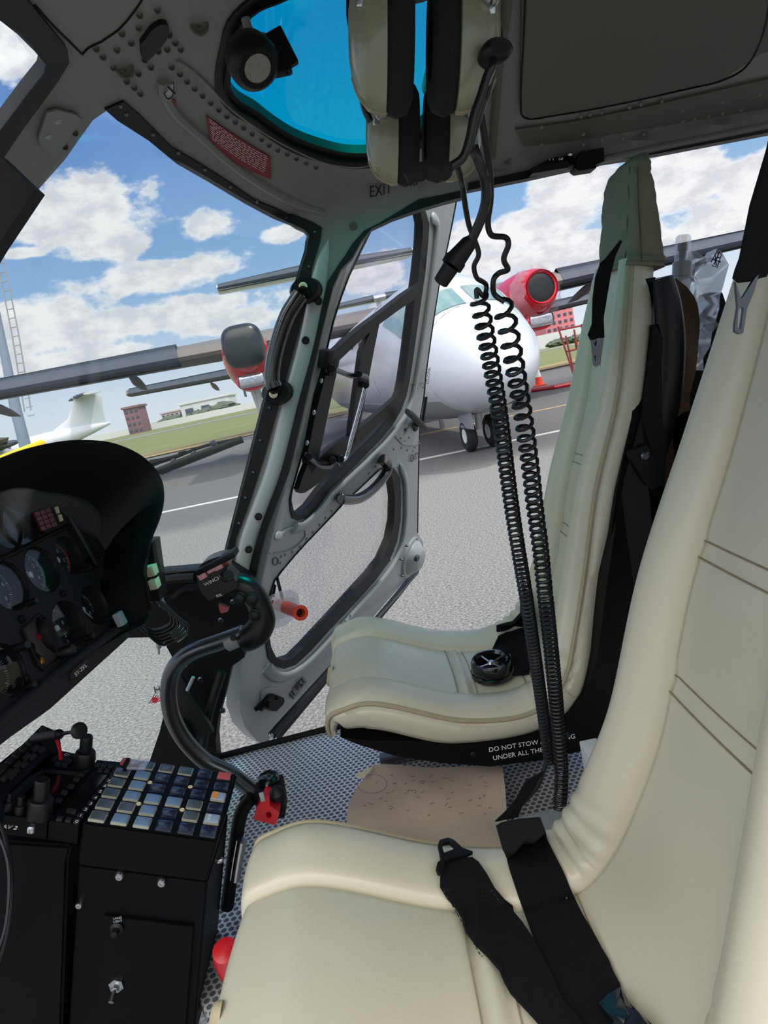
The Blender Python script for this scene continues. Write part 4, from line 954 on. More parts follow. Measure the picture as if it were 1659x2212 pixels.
# fuel-flow style pictorial instrument with coloured flags
fi = patch('pictorial_gauge', fuel, IPo(-.03), mat('dial_grey', (105, 98, 100), .5), thick=.01, step=20, parent=ip, facing=lambda c: PNn)
patch('red_flag', z6((262,1400),(290,1395),(302,1425),(280,1440)), IPo(-.026), RED, thick=.002, step=20, parent=fi, facing=lambda c: PNn)
patch('amber_flag', z6((285,1560),(300,1560),(314,1600),(298,1604)), IPo(-.026), AMBER, thick=.002, step=20, parent=fi, facing=lambda c: PNn)
patch('dark_disc', z6((215,1450),(245,1470),(250,1520),(300,1560),(300,1590),(250,1560),(225,1500)), IPo(-.027), DIAL, thick=.002, step=20, parent=fi, facing=lambda c: PNn)
patch('surround', grow(fuel, 5), IPo(.004), BLACK, holes=[fuel], thick=.006, step=20, parent=ip, facing=lambda c: PNn)
bm = NB(); p = IPo(.01)(*z6((465,1520))[0]); cyl(bm, p - PNn * .01, p + PNn * .014, .010, .008); obj('adjust_knob', bm, RUBBER, ip)
bm = NB(); p = IPo(.01)(*z6((115,1500))[0]); cyl(bm, p - PNn * .01, p + PNn * .02, .007, .006); obj('adjust_knob', bm, RUBBER, ip)
# altimeter digits square bezel
bx = z6((0,1540),(100,1480),(150,1600),(165,1740),(60,1830),(0,1840))
bm = NB()
patch('altimeter_bezel', [(-60,1440),(28,1396),(42,1420),(52,1478),(20,1506),(-50,1540)], IPo(.01), BLACK, holes=[ell((12,1448),.034)], thick=.012, step=20, parent=ip, facing=lambda c: PNn)
# warning light cluster
wl = patch('warning_panel', z6((235,545),(380,495),(430,520),(480,610),(320,690),(250,600)), IPo(.010), BLACK, thick=.014, step=20, parent=ip, facing=lambda c: PNn)
WR = mat('dark_red_caption', (96, 22, 24), .4)
for i in range(3):
    for j in range(4):
        x0 = 242 + 38 * i + 14 * j; y0 = 545 - 13 * i + 33 * j
        patch('caption_light', z6((x0, y0), (x0 + 32, y0 - 11), (x0 + 44, y0 + 16), (x0 + 12, y0 + 28)), IPo(.014), WR, thick=.004, step=30, parent=wl, facing=lambda c: PNn)
for x, y in ((408,530),(432,585)): patch('caption_light', z6((x-14,y-28),(x,y-30),(x+14,y+14),(x+2,y+18)), IPo(.014), CREAMP, thick=.004, step=30, parent=wl, facing=lambda c: PNn)
for x, y in z6((440,1115),(150,1292),(470,1742),(950,1315),(225,490),(185,1710),(680,845)):
    bm = NB(); lathe(bm, IPS(x, y), PNn, [(.0065, 0), (.0065, .003), (.004, .005), (.002, .003), (0, .003)], 14); obj('panel_screw', bm, BLACK, ip)
bm = NB(); p = IPS(*z6((632,902))[0]); lathe(bm, p, PNn, [(.013, 0), (.013, .004), (.011, .004), (.011, .002), (.003, .002), (.003, .006), (0, .006)], 22); obj('round_socket', bm, RUBBER, ip)
bm = NB(); tube(bm, [IPo(.003)(x, y) for x, y in z6((-160,960),(0,870),(200,780),(350,700),(490,640))], .004, 6); obj('panel_step', bm, BLACK, ip)
# lower lip of the panel
bm = NB(); L = [IPo(.006)(x, y) for x, y in z6((940,1330),(830,1355),(500,1600),(80,1950),(-200,2200))]; tube(bm, L, .009, 10); obj('lower_bead', bm, PANELB, ip)
lip = patch('lower_lip', z6((950,1345),(1000,1330),(960,1370),(355,1920),(300,1960),(60,2130),(-300,2420),(-200,2210),(80,1960),(500,1615)), IPo(.012), PANELB, thick=.02, step=40, parent=ip, facing=lambda c: PNn)
plq = patch('registration_plate', z6((495,1680),(510,1655),(600,1575),(628,1575),(632,1600),(540,1700),(505,1715)), IPo(.015), INK, thick=.003, step=20, parent=ip, facing=lambda c: PNn)
txt_px('lettering', '5Y-ZKL', IPo(.0155), z6((525,1685))[0], z6((605,1612))[0], .0135, LETW, plq, lift=.001)
bm = NB(); box(bm, IPo(.02)(*z6((842,1290))[0]), (.014, .017, .026), ax=(PNn, PU, PD_), bev=.003); obj('lamp_holder', bm, CLOUDP, ip)
bm = NB(); box(bm, IPo(.01)(*z6((585,740))[0]), (.006, .010, .10), ax=(PNn, PU, (PD_ + PU * .1)), bev=.003); obj('indicator_strip', bm, DIAL, ip)
# hood
rim = [(-330,1130),(-200,1060),(-100,1022),(-40,1003),(0,993),(60,972),(130,958),(190,956),(240,962),(290,982),(325,1010),(343,1040),(348,1070),(345,1100),(336,1130),(322,1165),(315,1200),(310,1240),(316,1290),(320,1322),(308,1345)]
inn = [(-330,1260),(-200,1170),(-100,1105),(-40,1085),(0,1078),(50,1075),(100,1085),(140,1095),(175,1115),(195,1135),(210,1160),(225,1185),(238,1205),(250,1225),(260,1250),(268,1265),(276,1282),(284,1295),(290,1310),(296,1322),(300,1335)]
HD = .13
rimw = cat_([IPo(HD if i < 14 else HD * (1 - .09 * (i - 13)))(*p) for i, p in enumerate(rim)], 4); innw = cat_([IPo(.0)(*p) for p in inn], 4)
bm = NB(); n = len(rimw)
cen = sum(rimw, V()) / n
secs = [innw, [a_.lerp(b_, .5) + (PU * .004) for a_, b_ in zip(innw, rimw)], rimw, [p + PNn * .006 + (p - cen).normalized() * .002 for p in rimw], [p + (p - cen).normalized() * .005 - PNn * .006 for p in rimw],
        [p + (p - cen).normalized() * .002 - PNn * .12 + V((0, 0, -.012)) for p in rimw], [p - PNn * .30 + V((0, 0, -.07)) for p in rimw]]
vv = [[bm.verts.new(p) for p in s_] for s_ in secs]
for a_, b_ in zip(vv, vv[1:]):
    for k in range(n - 1): bm.faces.new((a_[k], a_[k + 1], b_[k + 1], b_[k]))
obj('hood', bm, HOODB, ip, ang=60)
bm = NB(); loft(bm, [[p - PNn * .03 for p in innw], [p - PNn * .26 for p in innw]]); obj('panel_housing', bm, BLACK, ip)
# fuse block on the side of the hood
fb = thing('fuse_block', P(345,1240,1.42), 'cream and black fuse block on the side of the instrument hood', 'fuse block')
bm = NB(); A = P(326,1165,1.42); B = P(343,1290,1.42); xx = (B - A).normalized(); box(bm, (A + B) / 2, ((B - A).length, .06, .022), ax=(xx, V((0, 1, 0)), xx.cross(V((0, 1, 0)))), bev=.003); obj('fuse_base', bm, BLACK, fb)
for (x0, y0, x1, y1) in ((325,1220,332,1242),(331,1250,337,1270)):
    bm = NB(); A = P(x0, y0, 1.385); B = P(x1, y1, 1.385); xx = (B - A).normalized(); box(bm, (A + B) / 2, ((B - A).length, .03, .016), ax=(xx, V((0, 1, 0)), xx.cross(V((0, 1, 0)))), bev=.002); obj('fuse_cap', bm, CREAMP, fb)
# ================================================================== centre console
CA = V((math.cos(math.radians(20.5)), 0, -math.sin(math.radians(20.5)))); CB = V((-.03, 1, 0)).normalized(); CNn = CA.cross(CB).normalized()
if CNn.z < 0: CNn = -CNn
c00 = P(178, 1776, .91); c10 = P(470, 1816, .91)
CS = plane(c10, CNn)
def CSo(off): return plane(c10 + CNn * off, CNn)
con = thing('centre_console', V((c00.x + .1, .99, FZ)), 'black centre console with a bank of square buttons', 'console')
con['_d'] = 1
YN, YFr = .91, 1.085
bm = NB()
def prism(bm, pts, y0, y1, bev=0):
    t = bmesh.new(); a_ = [t.verts.new(V((p.x, y0, p.z))) for p in pts]; b_ = [t.verts.new(V((p.x, y1, p.z))) for p in pts]; n = len(a_)
    t.faces.new(a_); t.faces.new(b_[::-1])
    for k in range(n): t.faces.new((a_[k], b_[k], b_[(k + 1) % n], a_[(k + 1) % n]))
    bmesh.ops.recalc_face_normals(t, faces=t.faces[:])
    if bev: bmesh.ops.bevel(t, geom=t.edges[:], offset=bev, segments=2, affect='EDGES')
    mp = {v: bm.verts.new(v.co) for v in t.verts}
    for f in t.faces: bm.faces.new([mp[v] for v in f.verts])
    t.free(); return bm
S9 = SY(.91)
prism(bm, [S9(178,1776), S9(470,1816), S9(446,1906), S9(168,1870)], YN, YFr, .003); obj('switch_box', bm, CONSB, con)
bm = NB(); prism(bm, [S9(168,1872), S9(448,1907), S9(418,2260), S9(300,2500), S9(128,2500)], YN + .004, YFr - .004, .003); obj('lower_body', bm, CONSB, con)
bm = NB(); prism(bm, [S9(-120,1800), S9(160,1818), S9(152,1850), S9(128,2520), S9(-160,2520)], YN - .01, YFr, .004); obj('forward_body', bm, CONSB, con)
bm = NB(); prism(bm, [S9(300,2120), S9(440,2160), S9(410,2400), S9(180,2400), S9(200,2260), S9(212,2195)], YN - .004, YN + .02, .008) if False else prism(bm, [S9(225,1976), S9(212,2190), S9(232,2206), S9(400,2235), S9(418,2000)], YN - .0015, YN + .02, .001); obj('access_panel', bm, CONSB, con)
for x, y, r in ((259,1891,.0072),(350,1905,.0072),(172,1953,.006),(68,1790,.006),(475,1858,.005)):
    bm = NB(); nn = V((0, -1, 0)); p = S9(x, y) if y > 1800 else CSo(0)(x, y); nn = nn if y > 1800 else CNn
    if x == 475: p = P(475, 1858, .99) ; nn = V((1, 0, 0))
    lathe(bm, p + nn * .0, nn, [(r, -.004), (r, .002), (r * .7, .005), (r * .25, .0052), (r * .2, .003), (0, .003)], 16); obj('console_screw', bm, STEEL, con)
# square buttons 6 x 6 in the tilted top
E_ = c10 - c00; F_ = P(520, 1668, YFr) - c10
def cb(u, v, lift=0): return c00 + (c10 - c00) * u + CB * ((YFr - YN) * v) + CNn * lift
BTN = {'d': mat('button_dark', (24, 32, 52), .18, coat=.5), 'g': mat('button_grey', (70, 82, 88), .3, coat=.3), 'b': mat('button_sheen', (104, 132, 168), .3, coat=.3), 'r': mat('button_red', (205, 70, 70), .35), 'o': mat('button_orange', (235, 150, 70), .4), 'w': mat('button_white', (150, 175, 200), .3)}  # the pale blue lens has the sky's reflection put into its colour
RIMB = mat('button_rim', (150, 152, 135), .5)
rows = ['rggggr'.replace('r', 'r', 1), 'gbdddd', 'gbdddd', 'gbbbgo', 'gbbdgd', 'gbbdgw']
rows = ['rbggdr', 'ggdddd', 'gbdddo', 'gbbbgd', 'gbbdgw', 'gbbddd']
rows = ['rggg dr'.replace(' ', ''), 'gbdddd', 'gbdddo', 'gbbbgd', 'ggbdgw', 'gbbddd']
desc = {'r': 'red', 'g': 'grey', 'b': 'pale blue painted-sheen', 'd': 'dark blue', 'o': 'orange and white', 'w': 'pale with two dots'}
for j, row in enumerate(rows):
    for i, ch in enumerate(row):
        u = (i + .55) / 6.05; v = 1 - (j + .55) / 6.05; c = cb(u, v, .001)
        bm = NB(); box(bm, c, (.0235, .0225, .006), ax=(E_, CB, CNn), bev=.002)
        bt = obj('square_button', bm, RIMB if ch in 'gbow' else BTN['d'], con); bt['label'] = desc[ch] + ' square button'
        bm = NB(); box(bm, c + CNn * .0026, (.0205, .0195, .003), ax=(E_, CB, CNn), bev=.0012); obj('lens', bm, BTN[ch] if ch != 'o' else BTN['w'], bt)
        if ch == 'o': bm = NB(); box(bm, c + CNn * .0044 - E_.normalized() * .005, (.009, .018, .0006), ax=(E_, CB, CNn)); obj('orange_half', bm, BTN['o'], bt)
        if ch == 'w':
            bm = NB()
            for s in (-.004, .004): lathe(bm, c + CNn * .0042 - E_.normalized() * .004 + CB * s, CNn, [(.0022, 0), (.0022, .0006), (0, .0006)], 10)
            obj('dots', bm, LETW, bt)
for u, v in ((.34, .66), (.67, .68), (.33, .33), (.67, .33)):
    bm = NB(); lathe(bm, cb(u, v, 0), CNn, [(.004, 0), (.004, .002), (.0025, .003), (.002, .0015), (0, .0015)], 12); obj('panel_screw', bm, CREAMP, con)
bm = NB(); box(bm, cb(.2, .80, .014), (.030, .026, .005), ax=(E_ + CNn * .02, CB, CNn), bev=.002); gc = obj('guard_cover', bm, PLASTIC, con)
bm = NB(); box(bm, cb(.105, .80, .010), (.006, .02, .016), ax=(E_, CB, CNn), bev=.001); obj('guard_hinge', bm, BLACK, gc)
txt('lettering', 'LAND', S9(256, 1979) + V((0, -.004, 0)), V((1, 0, .0)) - V((0, 0, .12)), V((.12, 0, 1)), .0048, CLOUDP, con)
txt('lettering', 'LIGHT', S9(256, 1984.5) + V((0, -.004, -.001)), V((1, 0, -.12)), V((.12, 0, 1)), .0048, CLOUDP, con)
bm = NB(); p = S9(254, 2002); lathe(bm, p, (0, -1, 0), [(.010, 0), (.010, .005), (.006, .008), (.005, .016), (0, .018)], 18); sb_ = obj('circuit_breaker', bm, RUBBER, con)
txt('lettering', '20', S9(247, 2013) + V((0, -.006, 0)), V((1, 0, -.12)), V((.12, 0, 1)), .0062, LETW, con)
bm = NB(); p = S9(253, 2125); lathe(bm, p, (0, -1, 0), [(.0115, 0), (.0115, .005), (.006, .006), (.0055, .012), (0, .012)], 6); tube(bm, [p + V((0, -.01, 0)), p + V((-.002, -.026, -.006))], [.003, .004], 10); obj('toggle_switch', bm, STEEL, con)
# radio units on the console ahead of the buttons
def unit(name, poly, lab, lift=.004, surf=None):
    o = thing(name, CS(*poly[0]), lab, 'radio'); o['_d'] = 1
    patch('radio_body', poly, (surf or CSo)(lift), CONSB, thick=.03, step=40, parent=o, facing=lambda c: CNn); return o
up = lambda c: CNn
r1 = unit('radio_unit', z9((20,625),(265,655),(520,300),(350,265),(270,290),(225,400)), 'black radio with an empty dark screen and two big knobs')
patch('screen', z9((70,548),(310,570),(440,390),(260,370)), CSo(.0055), mat('screen_black', (12, 14, 18), .12, coat=.5), thick=.001, step=40, parent=r1, facing=up)
patch('screen_bezel', z9((60,545),(80,550),(265,372),(245,368)), CSo(.007), PANELB, thick=.002, step=40, parent=r1, facing=up)
patch('screen_bezel', z9((250,378),(262,365),(480,385),(468,402)), CSo(.007), PANELB, thick=.003, step=40, parent=r1, facing=up)
r2 = unit('radio_unit', z9((275,655),(440,680),(700,330),(545,315)), 'narrow black transponder unit with numbered keys beside the square buttons')
patch('screen', z9((345,590),(440,600),(600,400),(510,385)), CSo(.0055), MATS['screen_black'], thick=.001, step=40, parent=r2, facing=up)
def keys(par, pts, w_, h_, lift=.006, m=None, name='key'):
    for x, y in pts:
        bm = NB(); box(bm, CSo(lift)(*z9((x, y))[0]), (w_, h_, .005), ax=(E_, CB, CNn), bev=.0015); obj(name, bm, m or PANELB, par)
keys(r2, [(430,660),(452,626),(480,592),(508,560),(535,526),(562,492),(588,460),(608,432),(628,405),(645,382),(660,362),(385,652),(335,645),(560,375),(580,350),(600,378),(620,352),(545,345),(390,600),(412,606)], .0085, .008)
keys(r1, [(295,312),(325,340),(350,315),(385,322),(362,345),(405,292),(330,545),(360,500),(398,465),(430,425),(455,395),(170,562)], .010, .008)
def dig(par, pts):
    for ch, x, y in pts: txt('key_digit', ch, CSo(.009)(*z9((x, y))[0]), E_, CB, .009, LETW, par, ext=.0001)
dig(r2, [('0',430,660),('1',452,626),('2',480,592),('3',508,560),('4',535,526),('5',562,492),('6',588,460),('7',608,432)])
def knob(par, x, y, r, h, m=RUBBER, surf=None, ax=None, name='knob'):
    ax = ax or CNn; p = (surf or CSo(.004))(*z9((x, y))[0]); bm = NB(); k = bmesh.new()
    lathe(bm, p, ax, [(r, 0), (r, h * .42), (r * .88, h * .48), (r * .62, h * .50), (r * .60, h * .95), (r * .52, h), (0, h)], 26); return obj(name, bm, m, par)
knob(r1, 472, 345, .016, .052); knob(r1, 222, 630, .017, .058)
for x, y in ((112,610),(48,590)): knob(r1, x, y, .008, .026)
bm = NB(); lathe(bm, CSo(.01)(*z9((520,312))[0]), CNn, [(.005, 0), (.005, .004), (0, .004)], 10); obj('screw', bm, STEEL, r1)
txt('lettering', 'COM 2', CSo(.006)(*z9((405,291))[0]), E_, CB, .009, LETW, r1); txt('lettering', 'NAV 2', CSo(.004)(*z9((40,690))[0]), E_, CB, .010, LETW, con)
# upper keypad unit leaning back on the pedestal
r3s = plane(P(60, 1630, 1.0), (CNn + V((.95, -.1, 0))).normalized()); r3n = (CNn + V((.95, -.1, 0))).normalized()
r3 = thing('radio_unit', P(60, 1630, 1.0), 'upper black radio keypad leaning back under the instrument panel', 'radio'); r3['_d'] = 1
patch('radio_body', z9((-120,470),(-60,380),(0,330),(130,225),(235,120),(330,160),(345,255),(270,290),(60,480),(0,570),(-120,640)), r3s, CONSB, thick=.05, step=40, parent=r3, facing=lambda c: r3n)
rnd = random.Random(9)
for a_, b_, n_ in (((10,365),(235,155),7),((45,395),(240,210),5),((80,385),(225,265),4),((-40,420),(0,380),2),((20,420),(60,410),2)):
    for k in range(n_):
        t = k / max(1, n_ - 1); p = r3s(*z9((a_[0] + (b_[0] - a_[0]) * t, a_[1] + (b_[1] - a_[1]) * t))[0]); bm = NB()
        ux = (r3s(60, 1600) - r3s(20, 1640)).normalized(); box(bm, p + r3n * .002, (.013, .009, .007), ax=(ux, r3n.cross(ux), r3n), bev=.002); ky = obj('key', bm, PANELB, r3)
pk = thing('pull_knob', P(120, 1590, .98), 'black mushroom knob on a rod beside the upper radio', 'knob')
bm = NB(); A = P(95, 1592, 1.0); B = P(128, 1586, .975); D_ = P(178, 1577, .94); d = (D_ - A).normalized()
tube(bm, [A - d * .03, B], .0075, 14); tube(bm, [B, B + d * .010], [.0065, .004], 12); tube(bm, [B, D_ - d * .015], .0028, 10); obj('rod', bm, BLACK, pk)
bm = NB(); lathe(bm, D_ - d * .026, d, [(0, 0), (.005, .001), (.008, .010), (.0115, .014), (.012, .019), (.009, .023), (0, .024)], 26); obj('knob', bm, RUBBER, pk)
bm = NB(); tube(bm, cat_([P(122,1598,1.04), P(129,1618,1.04), P(131,1640,1.04)], 3), .003, 6); tag(obj('red_tab', bm, RED), 'thin red tab beside the mushroom knob', 'tab')
# cables hanging at the left edge
for i, pts in enumerate(([(-30,1740),(5,1790),(22,1860),(26,1930),(18,2010),(-5,2090),(-30,2150)], [(-30,1770),(2,1815),(18,1870),(19,1940),(10,2010),(-12,2070),(-30,2100)])):
    bm = NB(); tube(bm, cat_([P(x, y, .86 - .01 * i) for x, y in pts], 6), .0022 + .0006 * (1 - i), 8)
    tag(obj('hanging_cable', bm, STEELD if i else CORD), ['black cable looping at the left edge in front of the console', 'grey cable just inside the black one at the left edge'][i], 'cable')
# ================================================================== cyclic stick
cy = thing('control_stick', P(520, 1680, 1.40), 'curved metal control stick with a black pistol grip', 'control stick')
bm = NB(); tube(bm, cat_([P(x, y, Y_) for x, y, Y_ in [(560,1720,1.40),(500,1673,1.40),(445,1645,1.40),(400,1600,1.40),(373,1550,1.40),(364,1500,1.40),(371,1455,1.40),(393,1423,1.39),(425,1404,1.385),(470,1388,1.38),(525,1368,1.375)]], 6), .0178, 20); obj('curved_tube', bm, TUBEM, cy)
bm = NB(); A = P(488, 1389, 1.378); B = P(534, 1368, 1.374); cyl(bm, A, B, .0195); obj('collar', bm, PAINT2, cy)
bm = NB(); lathe(bm, P(505,1378,1.352), (-.2, -.9, .3), [(.006, 0), (.006, .004), (0, .005)], 12); obj('collar_bolt', bm, RUBBER, cy)
bm = NB(); pts = [(520,1388,.022),(535,1380,.027),(555,1365,.029),(567,1340,.027),(563,1315,.025),(553,1292,.025),(536,1272,.026),(512,1262,.024),(488,1262,.022),(470,1262,.020)]
cp = cat_([(a_, b_, c_ * 1000) for a_, b_, c_ in pts], 4); tube(bm, [P(p.x, p.y, 1.37) for p in cp], [p.z / 1000 for p in cp], 18, ry=.85); grip = obj('pistol_grip', bm, mat('grip_black', (9, 9, 10), .34, spec=.4), cy, ang=70)
bm = NB(); hdv = [(426,1232),(440,1215),(470,1203),(490,1203),(495,1218),(490,1232),(508,1252),(512,1268),(490,1282),(460,1293),(444,1290),(432,1275),(425,1250)]
hd = patch('grip_head', hdv, SY(1.33), MATS['grip_black'], thick=.055, step=16, parent=cy, sm=3)
bm = NB(); box(bm, P(470,1212,1.335), (.085, .05, .012), ax=((1, 0, .27), (0, 1, 0), (-.27, 0, 1)), bev=.004); obj('head_plate', bm, BLACK, hd)
for (x, y, c_) in ((438,1242,CREAMP),(456,1228,CREAMP),(472,1222,STEEL)):
    bm = NB(); box(bm, P(x, y, 1.32), (.017, .016, .014), ax=((1, 0, .3), (0, 1, 0), (-.3, 0, 1)), bev=.002); obj('rocker_switch', bm, mat('pink_switch', (190, 130, 135), .35), hd)
bm = NB(); cyl(bm, P(478,1214,1.33), P(492,1208,1.325), .010); obj('trigger_button', bm, mat('dull_red', (150, 70, 66), .4), hd)
bm = NB(); cyl(bm, P(486,1246,1.33), P(494,1243,1.30), .011); obj('hat_switch', bm, RUBBER, hd)
txt('lettering', 'WINCH', P(459,1255,1.325), V((1, 0, .28)), V((-.28, 0, 1)), .0105, LETW, hd)
txt('lettering', 'REL', P(474,1286,1.325), V((1, 0, .15)), V((-.15, 0, 1)), .008, LETW, hd)
for x, y, r in ((519,1291,.0105),(544,1293,.011),(551,1328,.010)):
    bm = NB(); lathe(bm, P(x, y, 1.35), (0, -1, 0), [(r * 1.3, 0), (r * 1.3, .004), (r, .006), (r, .013), (r * .7, .015), (0, .015)], 18); obj('push_button', bm, RUBBER, grip)
patch('trigger', z8((620,560),(700,590),(690,620),(640,632),(625,600)), SY(1.35), mat('dull_red', (150, 70, 66), .4), thick=.012, step=14, parent=cy)
# ================================================================== red guarded lever between console and seat
rl = thing('collective_head', P(580, 1730, 1.10), 'black lever head with a red switch guard beside the seat', 'lever')
bm = NB(); box(bm, P(585,1722,1.12), (.050, .05, .060), ax=((1, 0, -.1), (0, 1, 0), (.1, 0, 1)), bev=.008); obj('lever_body', bm, BLACK, rl)
bm = NB(); p = P(582,1692,1.12); lathe(bm, p, (0, -.2, 1), [(.011, -.01), (.013, .0), (.019, .003), (.021, .012), (.015, .016), (0, .016)], 8); obj('thumb_wheel', bm, GLOSSB, rl)
bm = NB(); p = P(598,1712,1.08); lathe(bm, p, (0, -.3, 1), [(.013, -.01), (.013, .002), (.011, .004), (.006, .012), (0, .013)], 18); obj('button_boot', bm, RUBBER, rl)
patch('red_guard', z9((1475,520),(1508,522),(1510,570),(1565,610),(1545,680),(1420,650),(1430,600)), SY(1.07), RED, holes=[z9((1490,612),(1510,605),(1522,625),(1512,645),(1492,635))], thick=.03, step=16, parent=rl)
bm = NB(); box(bm, P(*z9((1468,522))[0], 1.068), (.008, .004, .016), bev=.001); obj('white_mark', bm, CLOUDP, rl)
bm = NB(); tube(bm, cat_([P(x, y, 1.10) for x, y in [(545,1722),(520,1760),(505,1850),(490,1960)]], 5), .012, 10); tube(bm, cat_([P(x, y, 1.12) for x, y in [(528,1722),(531,1735),(520,1752)]], 5), .009, 10); obj('lever_arm', bm, BLACK, rl)
bm = NB(); tube(bm, [P(522,1815,1.08), P(514,1860,1.08), P(508,1900,1.08)], .009, 14); tag(obj('metal_tube', bm, STEEL), 'short bright metal tube seen between console and near seat', 'tube')
bm = NB(); lathe(bm, P(492,2066,.86), (.1, -.4, 1), [(0, -.12), (.016, -.12), (.019, -.10), (.021, 0), (.018, .018), (0, .024)], 20); tag(obj('red_knob', bm, RED), 'rounded red end of an object half hidden behind the near seat front', 'knob_end')  # red knob, its rounded end showing past the seat front

# ================================================================== headsets hanging from the roof
def headset(lab, Yd, cups, boom, extra):
    cx_ = sum(c[0] for c in cups) / 2
    hs = thing('aviation_headset', P(cx_, cups[0][1], Yd), lab, 'headset', 'green headsets hanging from the roof')
    for k, (dx, dy, w_, h_, fx, fw, s) in enumerate(cups):
        # dx,dy centre of the dome; w_,h_ half sizes in px; fx centre of the foam, fw its half width; s=-1 dome to the left
        sc_ = Yd / FPX; rr = h_ * sc_; out = V((s, 0, s * -.20)).normalized(); upv = V((.20, 0, 1)).normalized()
        c = P(fx, dy, Yd); depth = abs(dx - fx) * sc_ + w_ * sc_
        bm = NB(); prof = [(0.0, depth), (.30, depth * .985), (.55, depth * .93), (.78, depth * .80), (.93, depth * .60), (1.0, depth * .36), (1.0, depth * .22), (.9, depth * .20), (0, depth * .20)]
        lathe(bm, c, out, [(a_ * rr, b_) for a_, b_ in prof], 36, sy=.66, ref=upv); dome = obj('ear_cup', bm, SAGE, hs, ang=70)
        bm = NB(); f = fw * sc_; lathe(bm, c, out, [(0, f * .8), (.80 * rr, f * 1.0), (.97 * rr, f * .7), (1.03 * rr, 0), (.97 * rr, -f * .7), (.82 * rr, -f), (.55 * rr, -f * .9), (.5 * rr, 0), (0, 0)], 36, sy=.64, ref=upv); obj('ear_cushion', bm, FOAM, hs, ang=70)
        bm = NB(); p = c + out * depth * .66 + V((0, -rr * .50, 0)) + upv * rr * .42; box(bm, p, (.012, .006, .034), ax=(V((1, 0, -.16)), V((.1, 1, .1)), upv), bev=.002); obj('stirrup_bracket', bm, STEEL, dome)
        bm = NB(); lathe(bm, p + V((0, -.003, -.008)), (0, -1, 0), [(.006, 0), (.006, .004), (.004, .007), (0, .007)], 14); obj('bracket_screw', bm, STEEL, dome)
        bm = NB(); tube(bm, cat_([c + out * depth * q_ + upv * rr * r_ * .995 + V((0, -.003, 0)) for q_, r_ in ((.2, -1.0), (.36, -1.0), (.6, -.93), (.8, -.78), (.93, -.55))], 4), .0012, 5); obj('mould_line', bm, STITCH, dome)
    # head band of steel strip going up out of the picture
    bm = NB(); a_, b_ = cups; A = P(a_[0], a_[1] - a_[3] * .5, Yd); B = P(b_[0], b_[1] - b_[3] * .5, Yd); top = (A + B) / 2 + V((.02, 0, .19))
    tube(bm, cat_([A, A.lerp(top, .5) + V((-.035, 0, 0)), top, B.lerp(top, .5) + V((.035, 0, .0)), B], 8), .006, 10, ry=.35); obj('headband', bm, BLACK, hs)
    if boom:
        bm = NB(); tube(bm, cat_([P(x, y, y_) for x, y, y_ in boom], 5), .0031, 10); obj('boom', bm, CORD, hs)
    return hs
h1 = headset('front green headset with thick black boom microphone, hanging from the roof', .56,
   [(812, 78, 50, 142, 855, 32, -1), (1020, 85, 48, 134, 959, 29, 1)],
   [(1068,108,.53),(1064,140,.52),(1052,165,.52),(1038,210,.52),(1024,250,.52),(1014,300,.52),(1000,340,.52),(972,362,.52)], None)
bm = NB(); p = P(1066,118,.53); lathe(bm, p, (.2, -1, 0), [(0, -.012), (.006, -.01), (.0075, 0), (.0075, .008), (.005, .012), (0, .012)], 20, sy=1.5); obj('boom_joint', bm, RUBBER, h1)
bm = NB(); tube(bm, cat_([P(x, y, .52) for x, y in [(975,365),(950,368),(925,366),(905,372)]], 4), [.004,.006,.007,.007,.006], 14); tube(bm, [P(908,370,.52), P(878,385,.52)], [.007,.004], 12); obj('microphone', bm, FOAM, h1)
h2 = headset('rear green headset half hidden below the front one', .66,
   [(830, 292, 34, 93, 876, 25, -1), (1002, 290, 30, 88, 945, 27, 1)], None, None)
bm = NB(); tube(bm, cat_([P(x, y, .60) for x, y in [(768,125),(765,150),(768,165),(775,175),(782,205),(788,235),(800,262)]], 4), .0028, 8); obj('cup_cable', bm, CORD, h1)
bm = NB(); box(bm, P(860,-60,.62), (.05, .05, .03), bev=.005); box(bm, V((.03, .60, 1.93)), (.02, .02, .26), bev=.003); tag(obj('headset_hook', bm, BLACK), 'roof hook that carries the two headsets, above the picture', 'hook')
def wire(name, pts, r, lab, cat, m=CORD, parent=None, n=6, seg=9):
    bm = NB(); tube(bm, cat_([P(*p) for p in pts], n), r, seg); o = obj(name, bm, m, parent)
    return tag(o, lab, cat) if lab else o
def coil(bm, pts, rad, pitch0, pitch1, wr, sub=10):
    c = cat_([P(*p) for p in pts], 30); L = [0]
    for a_, b_ in zip(c, c[1:]): L.append(L[-1] + (b_ - a_).length)
    F = frames(c); tot = L[-1]; s_ = 0; ph = 0; out = []; k = 0
    while s_ < tot:
        while k < len(L) - 2 and L[k + 1] < s_: k += 1
        t = (s_ - L[k]) / max(1e-9, L[k + 1] - L[k]); p = c[k].lerp(c[k + 1], t); u = s_ / tot
        out.append(p + F[k][1] * rad * math.cos(ph) + F[k][2] * rad * math.sin(ph))
        pt = pitch0 + (pitch1 - pitch0) * min(1, u * 1.5); s_ += pt / sub; ph += 2 * math.pi / sub
    tube(bm, out, wr, 7); return out
c1 = thing('coiled_cord', P(1195, 1640, 1.0), 'left of the two long black coiled headset cords, with a straight lead above', 'cord')
bm = NB(); coil(bm, [(1034,640,.70),(1043,690,.71),(1056,760,.73),(1072,850,.76),(1084,930,.79),(1094,1010,.82),(1106,1100,.85),(1120,1190,.88),(1135,1280,.91),(1150,1380,.94),(1163,1470,.97),(1176,1560,.99),(1188,1645,1.0)], .0082, .0125, .0068, .0021); obj('coil', bm, CORD, c1)
